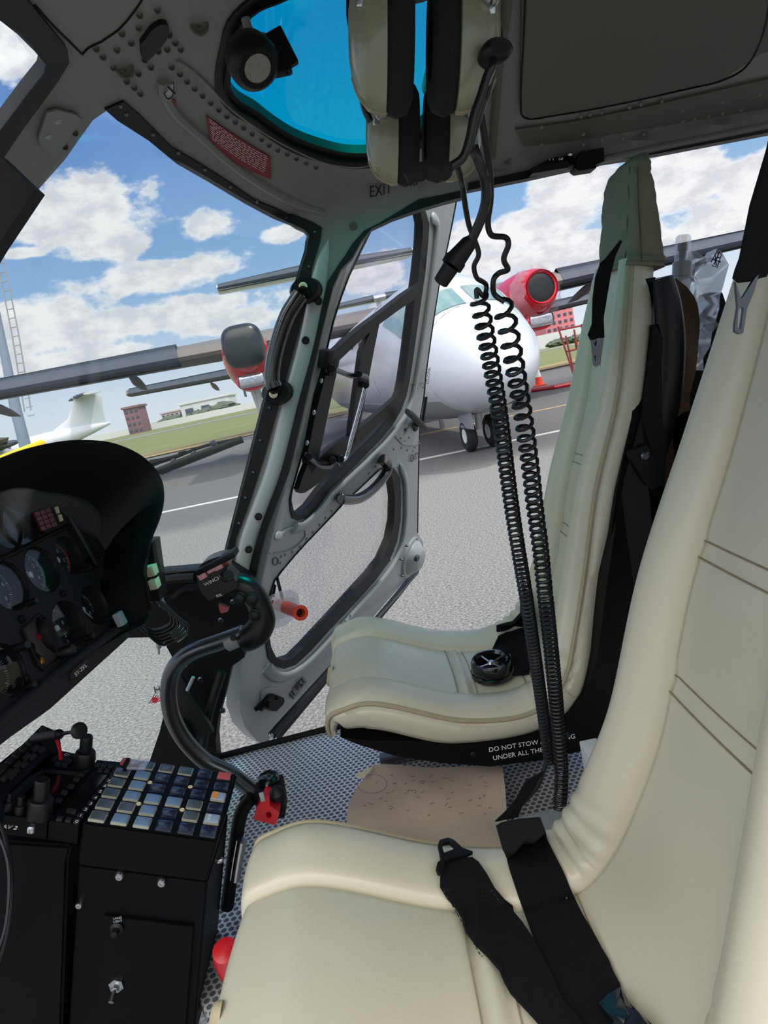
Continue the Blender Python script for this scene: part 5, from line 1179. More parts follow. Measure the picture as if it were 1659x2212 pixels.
wire('lead', [(988,360,.56),(995,385,.58),(1000,410,.60),(1006,450,.62),(1014,490,.64),(1026,520,.66),(1034,550,.67),(1024,575,.68),(1030,600,.69),(1050,615,.70),(1045,640,.70),(1030,625,.70),(1030,645,.70)], .0024, None, None, parent=c1)
c2 = thing('coiled_cord', P(1215, 1735, 1.0), 'right of the two long black coiled headset cords, looser coil with a stepped kink above', 'cord')
bm = NB(); coil(bm, [(1084,655,.70),(1096,700,.71),(1110,780,.73),(1124,860,.76),(1135,930,.78),(1147,1020,.81),(1156,1100,.84),(1168,1190,.87),(1178,1290,.90),(1188,1380,.93),(1198,1480,.95),(1206,1570,.97),(1212,1650,.98),(1212,1700,.98),(1208,1745,.98)], .0092, .0175, .0074, .0023); obj('coil', bm, CORD, c2)
wire('lead', [(1030,180,.55),(1036,220,.56),(1046,290,.58),(1058,370,.60),(1060,430,.62),(1054,480,.64),(1062,508,.65),(1092,513,.66),(1098,530,.66),(1088,560,.67),(1097,582,.68),(1078,590,.69),(1066,605,.69),(1068,635,.70),(1090,652,.70)], .0027, None, None, parent=c2)
pg = thing('plug_lead', P(960, 590, .62), 'thick black cable ending in a jack plug that dangles before the open door', 'plug')
wire('cable', [(1022,318,.57),(1034,350,.57),(1048,390,.58),(1050,430,.59),(1040,470,.60),(1018,520,.61)], .0042, None, None, parent=pg)
bm = NB(); A = P(1020,516,.61); B = P(985,560,.615); Cc = P(975,575,.615); D_ = P(952,610,.62); tube(bm, [A, A.lerp(B, .2), B], [.0045,.0068,.0088], 16); tube(bm, [B, Cc], [.0095,.0095], 16); tube(bm, [Cc, D_, D_ + (D_ - Cc) * .08], [.0072,.0066,.005], 16); obj('jack_plug', bm, RUBBER, pg)
wire('boom_cable', [(1078,60,.55),(1080,100,.55),(1060,180,.55),(1040,240,.55),(1022,300,.56),(1018,330,.57)], .0022, None, None, parent=h1)
wire('strap_cable', [(1230,1585,1.02),(1185,1640,1.0),(1160,1700,.98),(1120,1745,.96),(1090,1790,.95)], .0035, 'thin black cable running down between the seats', 'cable')
# ================================================================== map light on the tinted roof window
ml = thing('map_light', ROOF(545, 140), 'small black round lamp on a bracket at the tinted roof window', 'lamp')
lc = P(556, 147, 1.02); la = V((.30, -.62, -.85)).normalized()
bm = NB(); lathe(bm, lc, la, [(0, -.052), (.018, -.050), (.032, -.036), (.035, -.015), (.034, -.006), (.026, .002), (.023, .002), (0, -.002)], 28); obj('lamp_body', bm, RUBBER, ml)
bm = NB(); lathe(bm, lc, la, [(0, .002), (.023, .001), (.023, -.003), (0, -.003)], 28); obj('lamp_lens', bm, mat('frosted_lens', (150, 145, 138), .25, bump=1.0, bscale=260), ml)
bm = NB(); A = P(590, 66, 1.06); B = P(630, 145, 1.06); d = (B - A).normalized(); box(bm, (A + B) / 2, ((B - A).length, .012, .024), ax=(d, d.cross(V((0, 0, 1))), d.cross(d.cross(V((0, 0, 1))))), bev=.003); obj('bracket_plate', bm, BLACK, ml)
bm = NB(); box(bm, P(607,143,1.05), (.028, .02, .022), bev=.004); cyl(bm, P(612,150,1.05), P(626,154,1.05), .006); cyl(bm, P(585,112,1.04), P(604,120,1.04), .010); obj('swivel', bm, BLACK, ml)
bm = NB(); tube(bm, cat_([P(x, y, 1.07) for x, y in [(530,40),(537,62),(550,76),(575,82),(590,88)]], 5), .006, 10); obj('conduit', bm, PAINT2, ml)
# ================================================================== things on the floor and behind the seats
ZP = FZ + .045
def PS(x, y):
    p = PZ(x, y, ZP); p.z += .003 * math.sin(p.x * 40 + p.y * 22) + .004 * math.sin(p.y * 31); return p
pc = patch('card_sheet', zA((350,955),(700,952),(1010,965),(1024,1080),(1030,1230),(1035,1420),(200,1420),(222,1165),(262,1050),(300,1010)), PS, PAPER, thick=.003, step=24)
pc.name = 'worn_card'
tag(pc, 'worn brown card with faded handwriting on the floor between the seats', 'card')
patch('curled_corner', zA((262,1000),(350,955),(330,985),(300,1015),(258,1015)), SZ(ZP + .012), CREAMP, thick=.002, step=14, parent=pc)
rnd = random.Random(2); bm = NB()
for k in range(46):
    x, y = zA((rnd.uniform(290, 940), rnd.uniform(1000, 1210)))[0]; a_ = rnd.uniform(-.6, .2); L = rnd.uniform(4, 12); pts = []
    for q_ in range(6): pts.append(PS(x + L * q_ / 5 * math.cos(a_) + rnd.uniform(-1, 1), y + L * q_ / 5 * math.sin(a_) + rnd.uniform(-2.2, 2.2)) + V((0, 0, .0012)))
    tube(bm, pts, .0005, 3)
e = [PS(*zA((340 + 75 * math.cos(t * .35) , 1045 + 48 * math.sin(t * .35)))[0]) + V((0, 0, .001)) for t in range(18)]; tube(bm, e, .0005, 3, closed=True)
obj('handwriting', bm, PENCIL, pc)
bm = NB(); box(bm, (.30, .98, FZ + .02), (.34, .30, .04), bev=.005); box(bm, (.16, 1.0, FZ + .021), (.1, .3, .044), bev=.004)
tag(obj('tray', bm, CLOUDP), 'grey tray edge on the floor behind the card', 'tray')
tag(obj('small_box', box(NB(), P(1284,1640,1.10) + V((0, 0, -.045)), (.032, .05, .14), bev=.003), WHITE), 'small white box on the floor behind the seats', 'box')
bm = NB()
for i in range(7):
    t = i / 6; rings = None
outl = [(1440,600),(1500,640),(1516,690),(1505,760),(1490,900),(1470,1060),(1440,1300),(1405,1300),(1425,1000),(1452,800),(1450,700)]
bagm = patch('canvas_bag', outl, SY(1.50), BROWN, thick=.12, step=26, sm=3)
tag(bagm, 'brown canvas bag hanging behind the far seat backrest', 'bag')
for v in bagm.data.vertices: v.co.x += .006 * math.sin(v.co.z * 37 + v.co.y * 50); v.co.y += .008 * math.sin(v.co.z * 23 + v.co.x * 60)
sb = thing('spray_bottle', P(1472, 640, 1.62), 'clear capped spray bottle standing behind the far seat', 'bottle')
def zz(x, y): return P(x, y, 1.62)
axb = (zz(1475, 520) - zz(1470, 640)).normalized(); bs = zz(1472, 612)
bm = NB(); lathe(bm, bs, axb, [(0, -.12), (.034, -.12), (.038, -.11), (.038, -.01), (.030, .010), (.020, .016), (0, .016)], 28); obj('bottle_body', bm, clear('bottle_plastic', (.75, .77, .8), .25, rough=.08, haze=.15), sb)
bm = NB(); lathe(bm, bs, axb, [(0, .012), (.021, .012), (.021, .046), (.012, .050), (.010, .055), (0, .055)], 24); obj('spray_collar', bm, CLOUDP, sb)
bm = NB(); lathe(bm, bs, axb, [(0, .05), (.008, .05), (.008, .07), (.011, .072), (.011, .086), (0, .088)], 20); obj('nozzle', bm, PAINT2, sb)
bm = NB(); lathe(bm, bs, axb, [(.0175, .045), (.0172, .085), (.016, .100), (.011, .104), (0, .105)], 24); obj('clear_cap', bm, PLASTIC, sb)
pbm = patch('plastic_bag', zC((1068,800),(1090,795),(1160,850),(1190,860),(1230,790),(1260,810),(1300,900),(1260,1100),(1200,1350),(1120,1600),(1040,1590),(1060,1400),(1120,1250),(1140,1080),(1070,1020),(1060,920)), SY(1.70), clear('crinkled_plastic', (.72, .74, .76), .25, rough=.2, haze=.35), thick=.06, step=22)
for v in pbm.data.vertices: v.co.x += .010 * math.sin(v.co.z * 120 + v.co.y * 80); v.co.y += .014 * math.sin(v.co.z * 70 + v.co.x * 110)
tag(pbm, 'crumpled clear plastic bag behind the far seat next to the spray bottle', 'bag')
bm = NB()
for pts in (zC((1185,880),(1230,800),(1255,830),(1225,915),(1190,900)), zC((1200,860),(1250,880)), zC((1215,835),(1220,905)), zC((1240,815),(1205,895)), zC((1225,850),(1250,850))): tube(bm, [P(x, y, 1.66) for x, y in pts], .0013, 4)
obj('printed_pattern', bm, INK, pbm)
tag(patch('dark_filler', zC((1060,1400),(1100,1150),(1180,1080),(1260,1080),(1300,1200),(1250,1700),(1150,2300),(900,2300),(1000,1900)), SY(1.78), SHELL, thick=.05, step=26), 'dark sheet added to darken the gap between the two seat backs', 'filler')  # dark sheet added to blacken the gap right of the brown bag
tag(obj('gap_filler', box(NB(), (1.0, 1.2, .98), (.7, .8, .62), bev=.06, seg=4), mat('filler_black', (10, 10, 12), .95, spec=.1)), 'black box added to darken the gap behind the seats', 'gap_filler')  # black block added to keep the space between the seats dark
# ================================================================== windscreen wiper outside
wp = thing('windscreen_wiper', P(345, 1010, 1.75), 'black wiper lying across the left windscreen above the instrument hood', 'wiper')
bm = NB(); tube(bm, [P(x, y, 1.74) for x, y in z3((940,1155),(1180,1060),(1450,965))], .0085, 8, ry=.5); tube(bm, [P(x, y, 1.75) for x, y in z3((960,1170),(1200,1075),(1450,975))], .004, 6); obj('blade', bm, RUBBER, wp)
bm = NB(); tube(bm, cat_([P(x, y, 1.77) for x, y in z3((900,1110),(1060,1065),(1220,1005),(1390,968),(1440,955))], 3), [.010,.007,.006,.005,.004]+[.004]*9, 8); box(bm, P(*z3((1090,1048))[0], 1.76), (.02, .01, .01), bev=.002); obj('arm', bm, BLACK, wp)
bm = NB()
for x, y in z3((1040,1098),(1160,1055),(1275,990),(1290,1010)): box(bm, P(x, y, 1.75), (.014, .012, .016), ax=(V((1, 0, .3)), V((0, 1, 0)), V((-.3, 0, 1))), bev=.002)
obj('claws', bm, STEELD, wp)

# ================================================================== outside: the apron
ap = bpy.data.materials.new('asphalt'); ap.use_nodes = True; q = G(ap.node_tree); b = ap.node_tree.nodes['Principled BSDF']
tcn = q.n('ShaderNodeTexCoord'); n1 = q.noise(tcn.outputs['Object'], 55, 4, .75); n2 = q.noise(tcn.outputs['Object'], .35, 4, .6); n3 = q.noise(tcn.outputs['Object'], 14, 4, .7)
cc = q.mix(q.m('MULTIPLY_ADD', q.m('SUBTRACT', n1, .5), 4.6, .5, clamp=True), (.075, .074, .072), (.34, .33, .315))
cc = q.mix(q.m('MULTIPLY', q.m('GREATER_THAN', n1, .66), .6), cc, (.5, .49, .48))
cc = q.mix(q.m('MULTIPLY_ADD', n3, .5, -.1, clamp=True), cc, (.22, .22, .22))
s3 = q.n('ShaderNodeSeparateXYZ'); q.l(tcn.outputs['Object'], s3.inputs[0])
far = q.n('ShaderNodeMapRange', interpolation_type='SMOOTHSTEP'); q.l(q.m('ADD', s3.outputs[1], q.m('MULTIPLY', q.m('SUBTRACT', n2, .5), 2.5)), far.inputs[0]); far.inputs[1].default_value = 9.2; far.inputs[2].default_value = 10.2
cc = q.mix(q.m('MULTIPLY', far.outputs[0], .62), cc, (.075, .075, .08))
q.l(cc, b.inputs['Base Color']); b.inputs['Roughness'].default_value = .85
bn = q.n('ShaderNodeBump'); bn.inputs['Strength'].default_value = .6; bn.inputs['Distance'].default_value = .01; q.l(n1, bn.inputs['Height']); q.l(bn.outputs[0], b.inputs['Normal'])
bm = NB(); bmesh.ops.create_grid(bm, x_segments=4, y_segments=4, size=1200.0)
tag(obj('ground_apron', bm, ap), 'grey speckled asphalt apron', kind='structure')
def gpoly(name, pts, z, m, lab, thick=.01, px=True):
    bm = NB(); a_ = [PZ(x, y, z) if px else V((x, y, z)) for x, y in pts]; loft(bm, [a_, [p - V((0, 0, thick)) for p in a_]])
    return tag(obj(name, bm, m, smooth=False), lab, kind='structure')
LINE = mat('line_paint', (205, 205, 202), .7, var=.15, vscale=3); LINEY = mat('line_yellow', (190, 160, 110), .7, var=.2, vscale=1)
A = PZ(330, 1112, 0); B = PZ(1240, 925, 0); d = (B - A).normalized(); n_ = V((-d.y, d.x, 0)) * .07
gpoly('painted_line', [tuple((p)[:2]) for p in (A - d * 20 - n_, B + d * 20 - n_, B + d * 20 + n_, A - d * 20 + n_)], .012, LINE, 'white painted line across the apron', px=False)
A = PZ(930, 935, 0); B = PZ(1240, 872, 0); d = (B - A).normalized(); n_ = V((-d.y, d.x, 0)) * .07
gpoly('painted_line', [tuple((p)[:2]) for p in (A - d * 1 - n_, B + d * 20 - n_, B + d * 20 + n_, A - d * 1 + n_)], .012, LINEY, 'faded yellow line near the aircraft', px=False)
GR = mat('grass', (112, 118, 70), .9, bump=1.0, bscale=8, var=.35, vscale=.15); GRD = mat('dry_grass', (150, 132, 92), .9, var=.3, vscale=.3)
gpoly('grass_field', [(-900, 60), (-12, 36), (14, 42), (60, 34), (900, 60), (900, 700), (-900, 700)], .03, GR, 'mown grass field beyond the apron', px=False)
gpoly('dry_verge', [(-900, 55), (-12, 33), (14, 38), (60, 30.5), (900, 55), (900, 62), (60, 36), (14, 44), (-12, 38), (-900, 62)], .05, GRD, 'dry yellow verge along the grass', px=False)
gpoly('taxiway', [(-900, 118), (900, 96), (900, 108), (-900, 130)], .06, mat('taxiway', (128, 130, 136), .9), 'grey taxiway crossing the grass', px=False)

# ================================================================== aircraft (local axes: x to the tail, y to its right wing, z up)
FW = mat('aircraft_white', (200, 204, 212), .28, coat=.3, var=.03); FG = mat('aircraft_grey', (150, 152, 156), .45); WING = mat('wing_grey', (112, 106, 104), .55, var=.12, vscale=1.5)
BOOT = mat('deicing_boot', (62, 70, 84), .6, var=.3, vscale=3); NRED = mat('nacelle_red', (205, 16, 38), .3, coat=.4); CKG = mat('cockpit_glass', (120, 150, 150), .08, coat=.5, var=.3); TYRE = mat('tyre', (26, 26, 28), .8); FOIL = mat('silver_foil', (200, 200, 205), .2, metal=1.0, bump=3.0, bscale=18)
FUS = [(0, 1.22, .06, .05), (.12, 1.24, .28, .24), (.45, 1.30, .55, .48), (1.0, 1.42, .82, .72), (1.7, 1.54, 1.02, .92), (2.3, 1.67, 1.15, 1.10), (2.9, 1.74, 1.24, 1.22), (3.8, 1.76, 1.29, 1.27), (6, 1.76, 1.30, 1.29), (15, 1.76, 1.30, 1.29), (17.5, 2.0, 1.22, 1.22), (20, 2.25, .92, .93), (22.5, 2.55, .55, .55), (24.6, 2.8, .16, .16)]
def fus(s, th, off=0.0):
    for a_, b_ in zip(FUS, FUS[1:]):
        if a_[0] <= s <= b_[0]: break
    t = (s - a_[0]) / (b_[0] - a_[0]); t = max(0, min(1, t)); zc = a_[1] + (b_[1] - a_[1]) * t; ry = a_[2] + (b_[2] - a_[2]) * t + off; rz = a_[3] + (b_[3] - a_[3]) * t + off
    return V((s, ry * math.sin(th), zc + rz * math.cos(th)))
def aircraft(name, lab, loc, rot, nose_col=FW, red=NRED, covers=True):
    r = thing(name, (0, 0, 0), lab, 'aircraft'); r['_local'] = 1
    ss = []
    for a_, b_ in zip(FUS, FUS[1:]):
        n = max(1, int((b_[0] - a_[0]) / .5) if b_[0] < 6 else 2)
        ss += [a_[0] + (b_[0] - a_[0]) * k / n for k in range(n)]
    ss.append(24.6); bm = NB(); loft(bm, [[fus(s, 2 * math.pi * k / 40) for k in range(40)] for s in ss]); fu = obj('fuselage', bm, nose_col, r, ang=60)
    bm = NB(); loft(bm, [[fus(s, math.radians(a_), .012) for a_ in range(130, 231, 10)] + [fus(s, math.radians(a_), -.03) for a_ in range(230, 129, -10)] for s in (1.4, 2, 3, 4, 6, 10, 15)]); obj('belly_panel', bm, FG, r)
    f = lambda pts: patch('cockpit_window', [(s * 10, a_) for s, a_ in pts], lambda x, y: fus(x / 10, math.radians(y)), CKG, thick=.03, step=4, lift=.015, parent=r, facing=lambda c: V((0, c.y, c.z - 1.8)))
    for s_ in (1, -1):
        f([(1.30, 5 * s_), (1.95, 4 * s_), (2.05, 34 * s_), (1.5, 43 * s_)]); f([(1.6, 49 * s_), (2.15, 39 * s_), (2.7, 44 * s_), (2.85, 62 * s_), (2.0, 67 * s_)])
        for k in range(9):
            s0 = 5.2 + k * 1.15
            patch('cabin_window', [((s0 + .17 * math.cos(t)) * 10, (63 + 9 * math.sin(t)) * s_) for t in [i * math.pi / 5 for i in range(10)]], lambda x, y: fus(x / 10, math.radians(y)), mat('cabin_glass', (60, 66, 78), .2), thick=.03, step=30, lift=.012, parent=r, facing=lambda c: V((0, c.y, c.z - 1.8)))
        bm = NB(); tube(bm, [fus(s0, math.radians(a_ * s_), .002) for s0, a_ in ((4.0, 40), (4.0, 70), (4.0, 105), (4.35, 118), (4.8, 105), (4.8, 70), (4.8, 40), (4.4, 36))], .008, 4, closed=True); obj('door_line', bm, FG, fu)
    bm = NB(); tube(bm, [fus(1.3, math.radians(a_), .002) for a_ in range(0, 360, 15)], .007, 4, closed=True); obj('radome_line', bm, FG, fu)
    # wing
    def air(s0, c_, z, t_, y): return [V((s0 + c_ * u, y, z + t_ * c_ * h)) for u, h in ((0, 0), (.03, .35), (.15, .62), (.35, .7), (.7, .4), (1, .02), (1, -.02), (.7, -.25), (.35, -.4), (.12, -.32), (.02, -.18))]
    bm = NB(); loft(bm, [air(9.7, 2.3, 3.16, .15, -14.2), air(9.45, 3.5, 2.96, .15, -3.8), air(9.45, 3.5, 2.96, .15, 3.8), air(9.7, 2.3, 3.16, .15, 14.2)]); wg = obj('wing', bm, WING, r)
    for s_ in (1, -1):
        bm = NB(); loft(bm, [[p + V((-.02, 0, 0)) if k < 3 or k > 9 else V((a_[0].x + .34, p.y, p.z)) for k, p in enumerate([V((q_.x, q_.y, q_.z)) for q_ in a_])] for a_ in (air(9.49, 3.3, 2.985, .16, 5.2 * s_), air(9.7, 2.3, 3.16, .16, 14.1 * s_))]); obj('deicing_boot', bm, BOOT, wg)
        for yy in (6.6, 10.2):
            bm = NB(); tube(bm, [V((10.4, yy * s_, 2.86)), V((11.1, yy * s_, 2.72)), V((11.8, yy * s_, 2.60)), V((12.5, yy * s_, 2.50))], [.06, .13, .10, .01], 10); obj('flap_fairing', bm, WING, wg)
        # nacelle
        yy = 3.5 * s_; bm = NB()
        loft(bm, [[V((s0, yy + ry * math.sin(t), zc + rz * math.cos(t))) for t in [2 * math.pi * k / 24 for k in range(24)]] for s0, zc, ry, rz in ((7.0, 2.72, .42, .42), (7.25, 2.68, .50, .52), (7.9, 2.60, .56, .66), (8.8, 2.52, .58, .72), (9.8, 2.5, .56, .66))]); na = obj('engine_cowling', bm, red, r)
        bm = NB(); loft(bm, [[V((s0, yy + ry * math.sin(t), zc + rz * math.cos(t))) for t in [2 * math.pi * k / 24 for k in range(24)]] for s0, zc, ry, rz in ((9.75, 2.51, .56, .66), (11.5, 2.6, .5, .55), (13.5, 2.75, .3, .3), (14.6, 2.8, .05, .05))]); obj('nacelle_rear', bm, BOOT, r)
        bm = NB(); lathe(bm, V((6.93, yy, 2.72)), (1, 0, 0), [(.40, 0), (.42, .06), (.36, .10), (.33, .04), (.36, 0)], 28); obj('intake_lip', bm, red, na)
        bm = NB(); lathe(bm, V((6.96, yy, 2.72)), (1, 0, 0), [(0, .03), (.2, .0), (.34, .03), (.34, .06), (0, .06)], 20); obj('intake_plug', bm, mat('dark_plastic', (20, 24, 31), .35, coat=.2, bump=1.5, bscale=9), na)
        bm = NB(); loft(bm, [[V((s0, yy + ry * math.sin(t), zc + rz * math.cos(t))) for t in [2 * math.pi * k / 18 for k in range(18)]] for s0, zc, ry, rz in ((7.28, 2.0, .32, .17), (7.32, 2.0, .36, .22), (8.3, 2.02, .38, .26), (9.0, 2.1, .3, .2))]); obj('oil_cooler_scoop', bm, red, na)
        bm = NB(); box(bm, V((7.27, yy, 2.0)), (.10, .60, .30), bev=.09, seg=4); obj('foil_cover', bm, FOIL, na)
        if s_ == -1:
            sheet = clear('wrap_plastic', (.9, .9, .92), .12, rough=.2, haze=.14) if 'wrap_plastic' not in MATS else MATS['wrap_plastic']
            bm = NB(); rnd = random.Random(8); rg = []
            for s0, rr in ((6.95, .44), (7.15, .52), (7.4, .62), (7.55, .55)): rg.append([V((s0 + rnd.uniform(-.05, .05), yy + (rr + rnd.uniform(-.05, .05)) * math.sin(t), 2.62 + (rr + rnd.uniform(-.06, .08)) * math.cos(t) * 1.1)) for t in [2 * math.pi * k / 22 for k in range(22)]])
            loft(bm, rg, caps=False); obj('plastic_wrap', bm, sheet, na)
        else:
            bm = NB(); loft(bm, [[V((s0, yy + w_ * math.copysign(abs(math.sin(t)) ** .6, math.sin(t)), 2.76 + h_ * math.copysign(abs(math.cos(t)) ** .7, math.cos(t)))) for t in [2 * math.pi * k / 32 for k in range(32)]] for s0, w_, h_ in ((6.76, .15, .15), (6.78, .32, .33), (6.86, .42, .43), (7.0, .46, .47), (7.3, .47, .48), (7.32, .4, .4))]); obj('engine_cover', bm, MATS['dark_plastic'], na)
        # main gear
        bm = NB(); tube(bm, [V((10.0, yy, 2.2)), V((10.3, yy, .45))], .075, 12); tube(bm, [V((9.4, yy + .12, 2.1)), V((10.2, yy, .8))], .045, 8); tube(bm, [V((10.9, yy - .12, 2.2)), V((10.25, yy, 1.0))], .045, 8); gr = obj('main_gear_leg', bm, WHITE, r)
        for k in (-.22, .22):
            bm = NB(); lathe(bm, V((10.3, yy + k - .11, .40)), (0, 1, 0), [(.17, .02), (.34, 0), (.40, .05), (.40, .17), (.34, .22), (.17, .20), (.17, .02)], 26); wh = obj('wheel', bm, TYRE, r)
            bm = NB(); lathe(bm, V((10.3, yy + k - .11, .40)), (0, 1, 0), [(0, .03), (.17, .03), (.17, .19), (0, .19)], 20); obj('wheel_hub', bm, WHITE, wh)
        bm = NB(); box(bm, V((10.1, yy + .3, 1.95)), (1.3, .03, .5), bev=.01); obj('gear_door', bm, FG, r)
    bm = NB(); tube(bm, [V((1.9, 0, .9)), V((2.05, 0, .34))], .06, 12); obj('nose_gear_leg', bm, WHITE, r)
    for k in (-.2, .2):
        bm = NB(); lathe(bm, V((2.05, k - .085, .27)), (0, 1, 0), [(.12, .02), (.22, 0), (.27, .04), (.27, .13), (.22, .17), (.12, .15), (.12, .02)], 26); wh = obj('wheel', bm, TYRE, r)
        bm = NB(); lathe(bm, V((2.05, k - .085, .27)), (0, 1, 0), [(0, .03), (.12, .01), (.12, .16), (0, .14)], 20); obj('wheel_hub', bm, WHITE, wh)
        bm = NB(); box(bm, V((1.8, k * 1.35, .62)), (.75, .02, .42), bev=.008); obj('nose_gear_door', bm, FG, r)
    # fin and stabiliser
    bm = NB(); loft(bm, [[V((s0 + c_ * u, t_ * h, z)) for u, h in ((0, 0), (.1, .7), (.4, 1), (1, .1), (1, -.1), (.4, -1), (.1, -.7))] for s0, c_, z, t_ in ((17.6, 6.6, 2.9, .16), (20.2, 4.0, 4.2, .16), (21.4, 3.2, 6.35, .14))]); obj('tail_fin', bm, nose_col, r)
    bm = NB(); loft(bm, [air(21.6, 2.0, 6.4, .13, -4.25), air(21.2, 2.7, 6.4, .14, 0), air(21.6, 2.0, 6.4, .13, 4.25)]); st_ = obj('tailplane', bm, nose_col, r)
    for s_ in (1, -1):
        bm = NB(); loft(bm, [[p + V((-.02, 0, 0)) if k < 3 or k > 9 else V((a_[0].x + .34, p.y, p.z)) for k, p in enumerate(a_)] for a_ in (air(21.25, 2.62, 6.4, .15, .4 * s_), air(21.6, 2.0, 6.4, .14, 4.2 * s_))]); obj('deicing_boot', bm, BOOT, st_)
    r.location = loc; r.rotation_euler = (0, 0, rot); return r
N0 = PZ(1050, 970, 0); UA = V((-.125, .99, 0)).normalized(); SA = V((-UA.y, UA.x, 0))
locA = N0 - UA * 1.95 + SA * .02 ; ROTA = math.atan2(UA.y, UA.x)
acA = aircraft('turboprop_aircraft', 'white high-wing turboprop with red engine cowlings and nose towards the open door', locA, ROTA)
def copy_local(o, parent=None):
    c = o.copy(); C.objects.link(c)
    if parent is not None: c.parent = parent
    for ch in list(o.children): copy_local(ch, c)
    return c
acB = copy_local(acA); acB.location = V((3.6, 25.5, 0)); acB.rotation_euler = (0, 0, math.radians(92.6)); acB['label'] = 'second turboprop behind, only its high tailplane showing through the door pane'
acC = copy_local(acA); acC.scale = (.95, .95, .95); acC.location = V((-48, 68, 0)); acC.rotation_euler = (0, 0, math.radians(33)); acC['label'] = 'white propeller airliner in the distance at left, above the instrument hood'
# ================================================================== background buildings and fittings
BR = mat('brown_render', (128, 96, 104), .8, var=.1, vscale=.3); PK = mat('pink_render', (205, 125, 132), .8, var=.08, vscale=.2); WR_ = mat('white_render', (206, 208, 208), .8); GL2 = mat('dark_window', (70, 80, 96), .3); TREE = mat('tree_green', (84, 94, 78), .9, bump=1, bscale=3, var=.4, vscale=.8)
def gx(px, Y): return P(px, 823, Y).x
def building(name, lab, px0, px1, Y, ztop, m, nx, nz_, z0=0, dep=14, pitch=0):
    x0 = P(px0, 830, Y).x; x1 = P(px1, 830, Y).x; r = thing(name, ((x0 + x1) / 2, Y + dep / 2, 0), lab, 'building')
    bm = NB(); box(bm, ((x0 + x1) / 2, Y + dep / 2, (z0 + ztop) / 2), (x1 - x0, dep, ztop - z0), bev=.05); obj('walls', bm, m, r)
    w_ = (x1 - x0) / nx; h_ = (ztop - z0) / nz_
    for i in range(nx):
        for j in range(nz_):
            bm = NB(); box(bm, (x0 + w_ * (i + .5), Y, z0 + h_ * (j + .52)), (w_ * .5, .25, h_ * .45), bev=.02); obj('window', bm, GL2, r)
    bm = NB(); box(bm, ((x0 + x1) / 2, Y + dep / 2, ztop + .3), (x1 - x0 + .8, dep + .8, .6), bev=.05); obj('roof', bm, m if not pitch else WR_, r)
    return r
def zat(px, py, Y): return P(px, py, Y).z
building('apartment_block', 'brown apartment block with dark windows beyond the white airliner', 250, 284, 190, zat(268, 885, 190), BR, 3, 4, dep=7)
building('airport_building', 'low pale pink building with trees, left of the hangar', 330, 390, 260, zat(360, 893, 260), mat('pale_pink_render', (196, 176, 178), .8), 6, 2)
building('hangar', 'long white hangar with green doors on the horizon', 376, 486, 230, zat(430, 868, 230), WR_, 3, 1, pitch=1)
building('pink_apartments', 'pink apartment building with blue windows seen beside the red engine', 1198, 1262, 150, zat(1230, 655, 150), PK, 5, 6)
building('pink_apartments', 'lower pink wall left of the undercarriage leg beyond the grass', 1150, 1196, 155, zat(1170, 735, 155), PK, 4, 2)
for i, (px_, Y_, h_) in enumerate([(338, 250, 7), (352, 250, 9), (398, 225, 6), (412, 225, 8), (424, 225, 7), (440, 225, 9), (455, 225, 6), (468, 220, 10), (305, 250, 5), (320, 250, 6), (1212, 140, 3.5), (1226, 140, 4), (1240, 140, 3), (1254, 140, 4), (1268, 140, 3.5)]):
    bm = NB(); bmesh.ops.create_icosphere(bm, subdivisions=3, radius=1.0); x0 = gx(px_, Y_); rnd = random.Random(i)
    for v in bm.verts: k = 1 + rnd.uniform(-.18, .18); v.co = V((x0 + v.co.x * h_ * .5 * k, Y_ + v.co.y * h_ * .7 * k, h_ * .16 + v.co.z * h_ * .2 * k))
    tree = thing('shrub_tree', (x0, Y_, 0), 'small dull green bush on the horizon beyond the grass field', 'tree', 'far trees along the horizon')
    obj('crown', bm, TREE, tree); bm = NB(); tube(bm, [(x0, Y_, 0), (x0, Y_, h_ * .4)], .25, 8); obj('trunk', bm, BROWN, tree)
bm = NB(); box(bm, (gx(400, 200), 205, .9), (80, .4, 1.8)); tag(obj('boundary_wall', bm, WR_), 'long pale boundary wall behind the grass at left', 'wall')
bm = NB(); box(bm, (gx(1230, 140), 144, 1.4), (40, .4, 2.8)); tag(obj('boundary_wall', bm, WR_), 'white wall before the pink apartments at right', 'wall')
bm = NB(); A = P(-40, 1010, 8.5); B = P(92, 958, 9.5); tube(bm, [A, B], .055, 12)
tag(obj('yellow_pole', bm, mat('yellow_paint', (245, 200, 40), .5)), 'yellow pole just above the instrument hood at the far left', 'pole')
mt = thing('floodlight_mast', V((P(45, 950, 60).x, 60, 0)), 'tall blue grey mast with a ladder at the left edge', 'mast')
bm = NB(); A = P(46, 945, 60); B = P(4, 735, 60); d = (B - A); tube(bm, [V((A.x, 60, 0)), A + d * .3, B, B + d * 1.5], [.5, .45, .32, .2], 10); obj('mast_tube', bm, mat('blue_grey', (128, 142, 165), .6), mt)
bm = NB()
for k in (0, .55): tube(bm, [A + V((.9 + k, 0, 2)), B + V((.9 + k, 0, 0)), B + d * 1.2 + V((.9 + k, 0, 0))], .06, 6)
for k in range(24): p = A + d * (.2 + k * .09) + V((.9, 0, 0)); tube(bm, [p, p + V((.55, 0, 0))], .04, 5)
obj('ladder', bm, FG, mt)
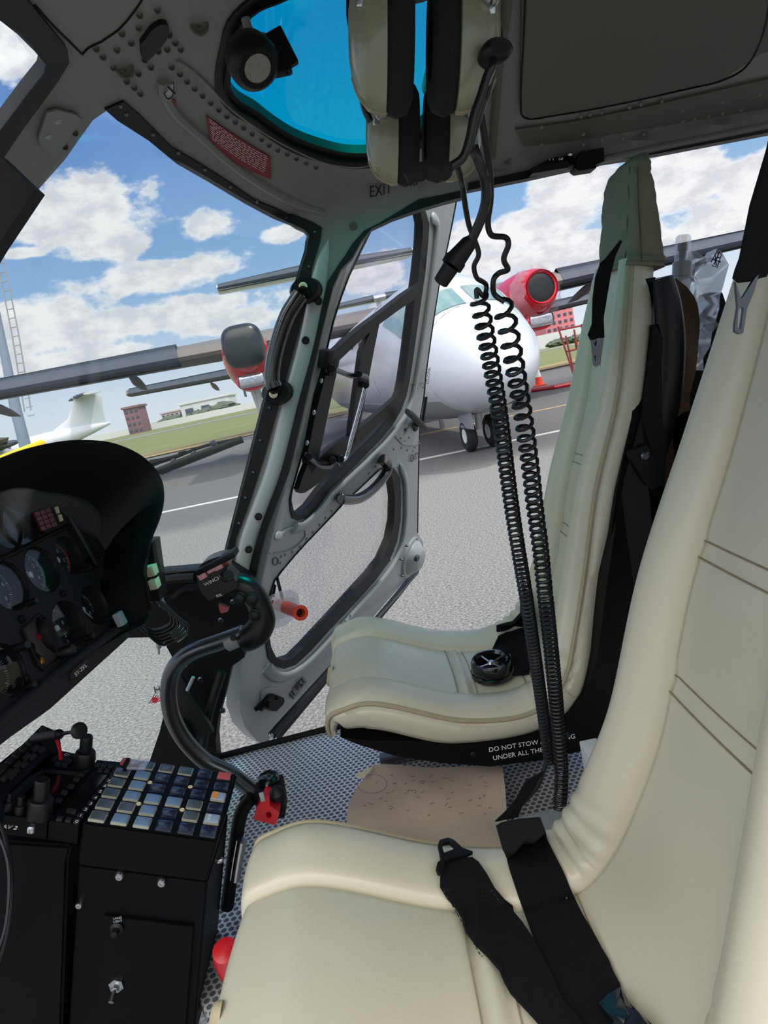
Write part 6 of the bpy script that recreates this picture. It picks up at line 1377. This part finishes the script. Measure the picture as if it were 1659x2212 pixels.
# traffic cone, hose and red barriers near the second aircraft
cn = thing('traffic_cone', PZ(1165, 834, 0), 'orange and white traffic cone on the apron by the undercarriage', 'cone')
c0 = PZ(1166, 834, 0); hh = c0.y * .033
for a_, b_, m_, nm in ((0, .4, ORANGE, 'cone_body'), (.4, .7, WHITE, 'white_band'), (.7, 1, ORANGE, 'cone_tip')):
    bm = NB(); lathe(bm, c0 + V((0, 0, a_ * hh)), (0, 0, 1), [(0, 0), (hh * .19 * (1 - a_ * .8), 0), (hh * .19 * (1 - b_ * .8), (b_ - a_) * hh), (0, (b_ - a_) * hh)], 18); obj(nm, bm, m_, cn)
bm = NB(); box(bm, c0 + V((0, 0, .03)), (hh * .5, hh * .5, .05), bev=.01); obj('cone_foot', bm, ORANGE, cn)
bm = NB(); tube(bm, [PZ(x, y, .06) for x, y in ((1150,843),(1200,836),(1245,827),(1300,815))], .07, 8); tag(obj('red_hose', bm, RED), 'red hose lying along the apron behind the cone', 'hose')
fe = thing('red_barrier', PZ(1235, 815, 0), 'thin red tubular stand at the edge of the grass', 'barrier')
Yb = PZ(1240, 815, 0).y; bm = NB()
for pts in (((1222,725),(1242,815)),((1240,712),(1256,800)),((1256,700),(1268,790)),((1210,712),(1275,700)),((1222,760),(1262,750)),((1205,705),(1240,812))): tube(bm, [P(x, y, Yb) for x, y in pts], .035, 6)
obj('tubes', bm, mat('faded_red', (150, 60, 62), .6), fe)
sg = thing('taxiway_sign', PZ(1256, 745, 0), 'small black sign with a yellow letter N in the grass', 'sign')
Ys = 60.0; bm = NB(); box(bm, P(1254, 744, Ys), (.9, .1, .7)); tube(bm, [P(1254,744,Ys), V((P(1254,744,Ys).x, Ys, 0))], .05, 6); obj('sign_board', bm, BLACK, sg)
txt('lettering', 'N', P(1254, 744, Ys - .08), V((1, 0, 0)), V((0, 0, 1)), .7, AMBER, sg)
bm = NB(); p = PZ(956, 925, 0); box(bm, p + V((0, 0, .25)), (.11, .11, .5), bev=.01); tag(obj('marker_post', bm, PAINT2), 'short grey post standing under the aircraft nose', 'post')
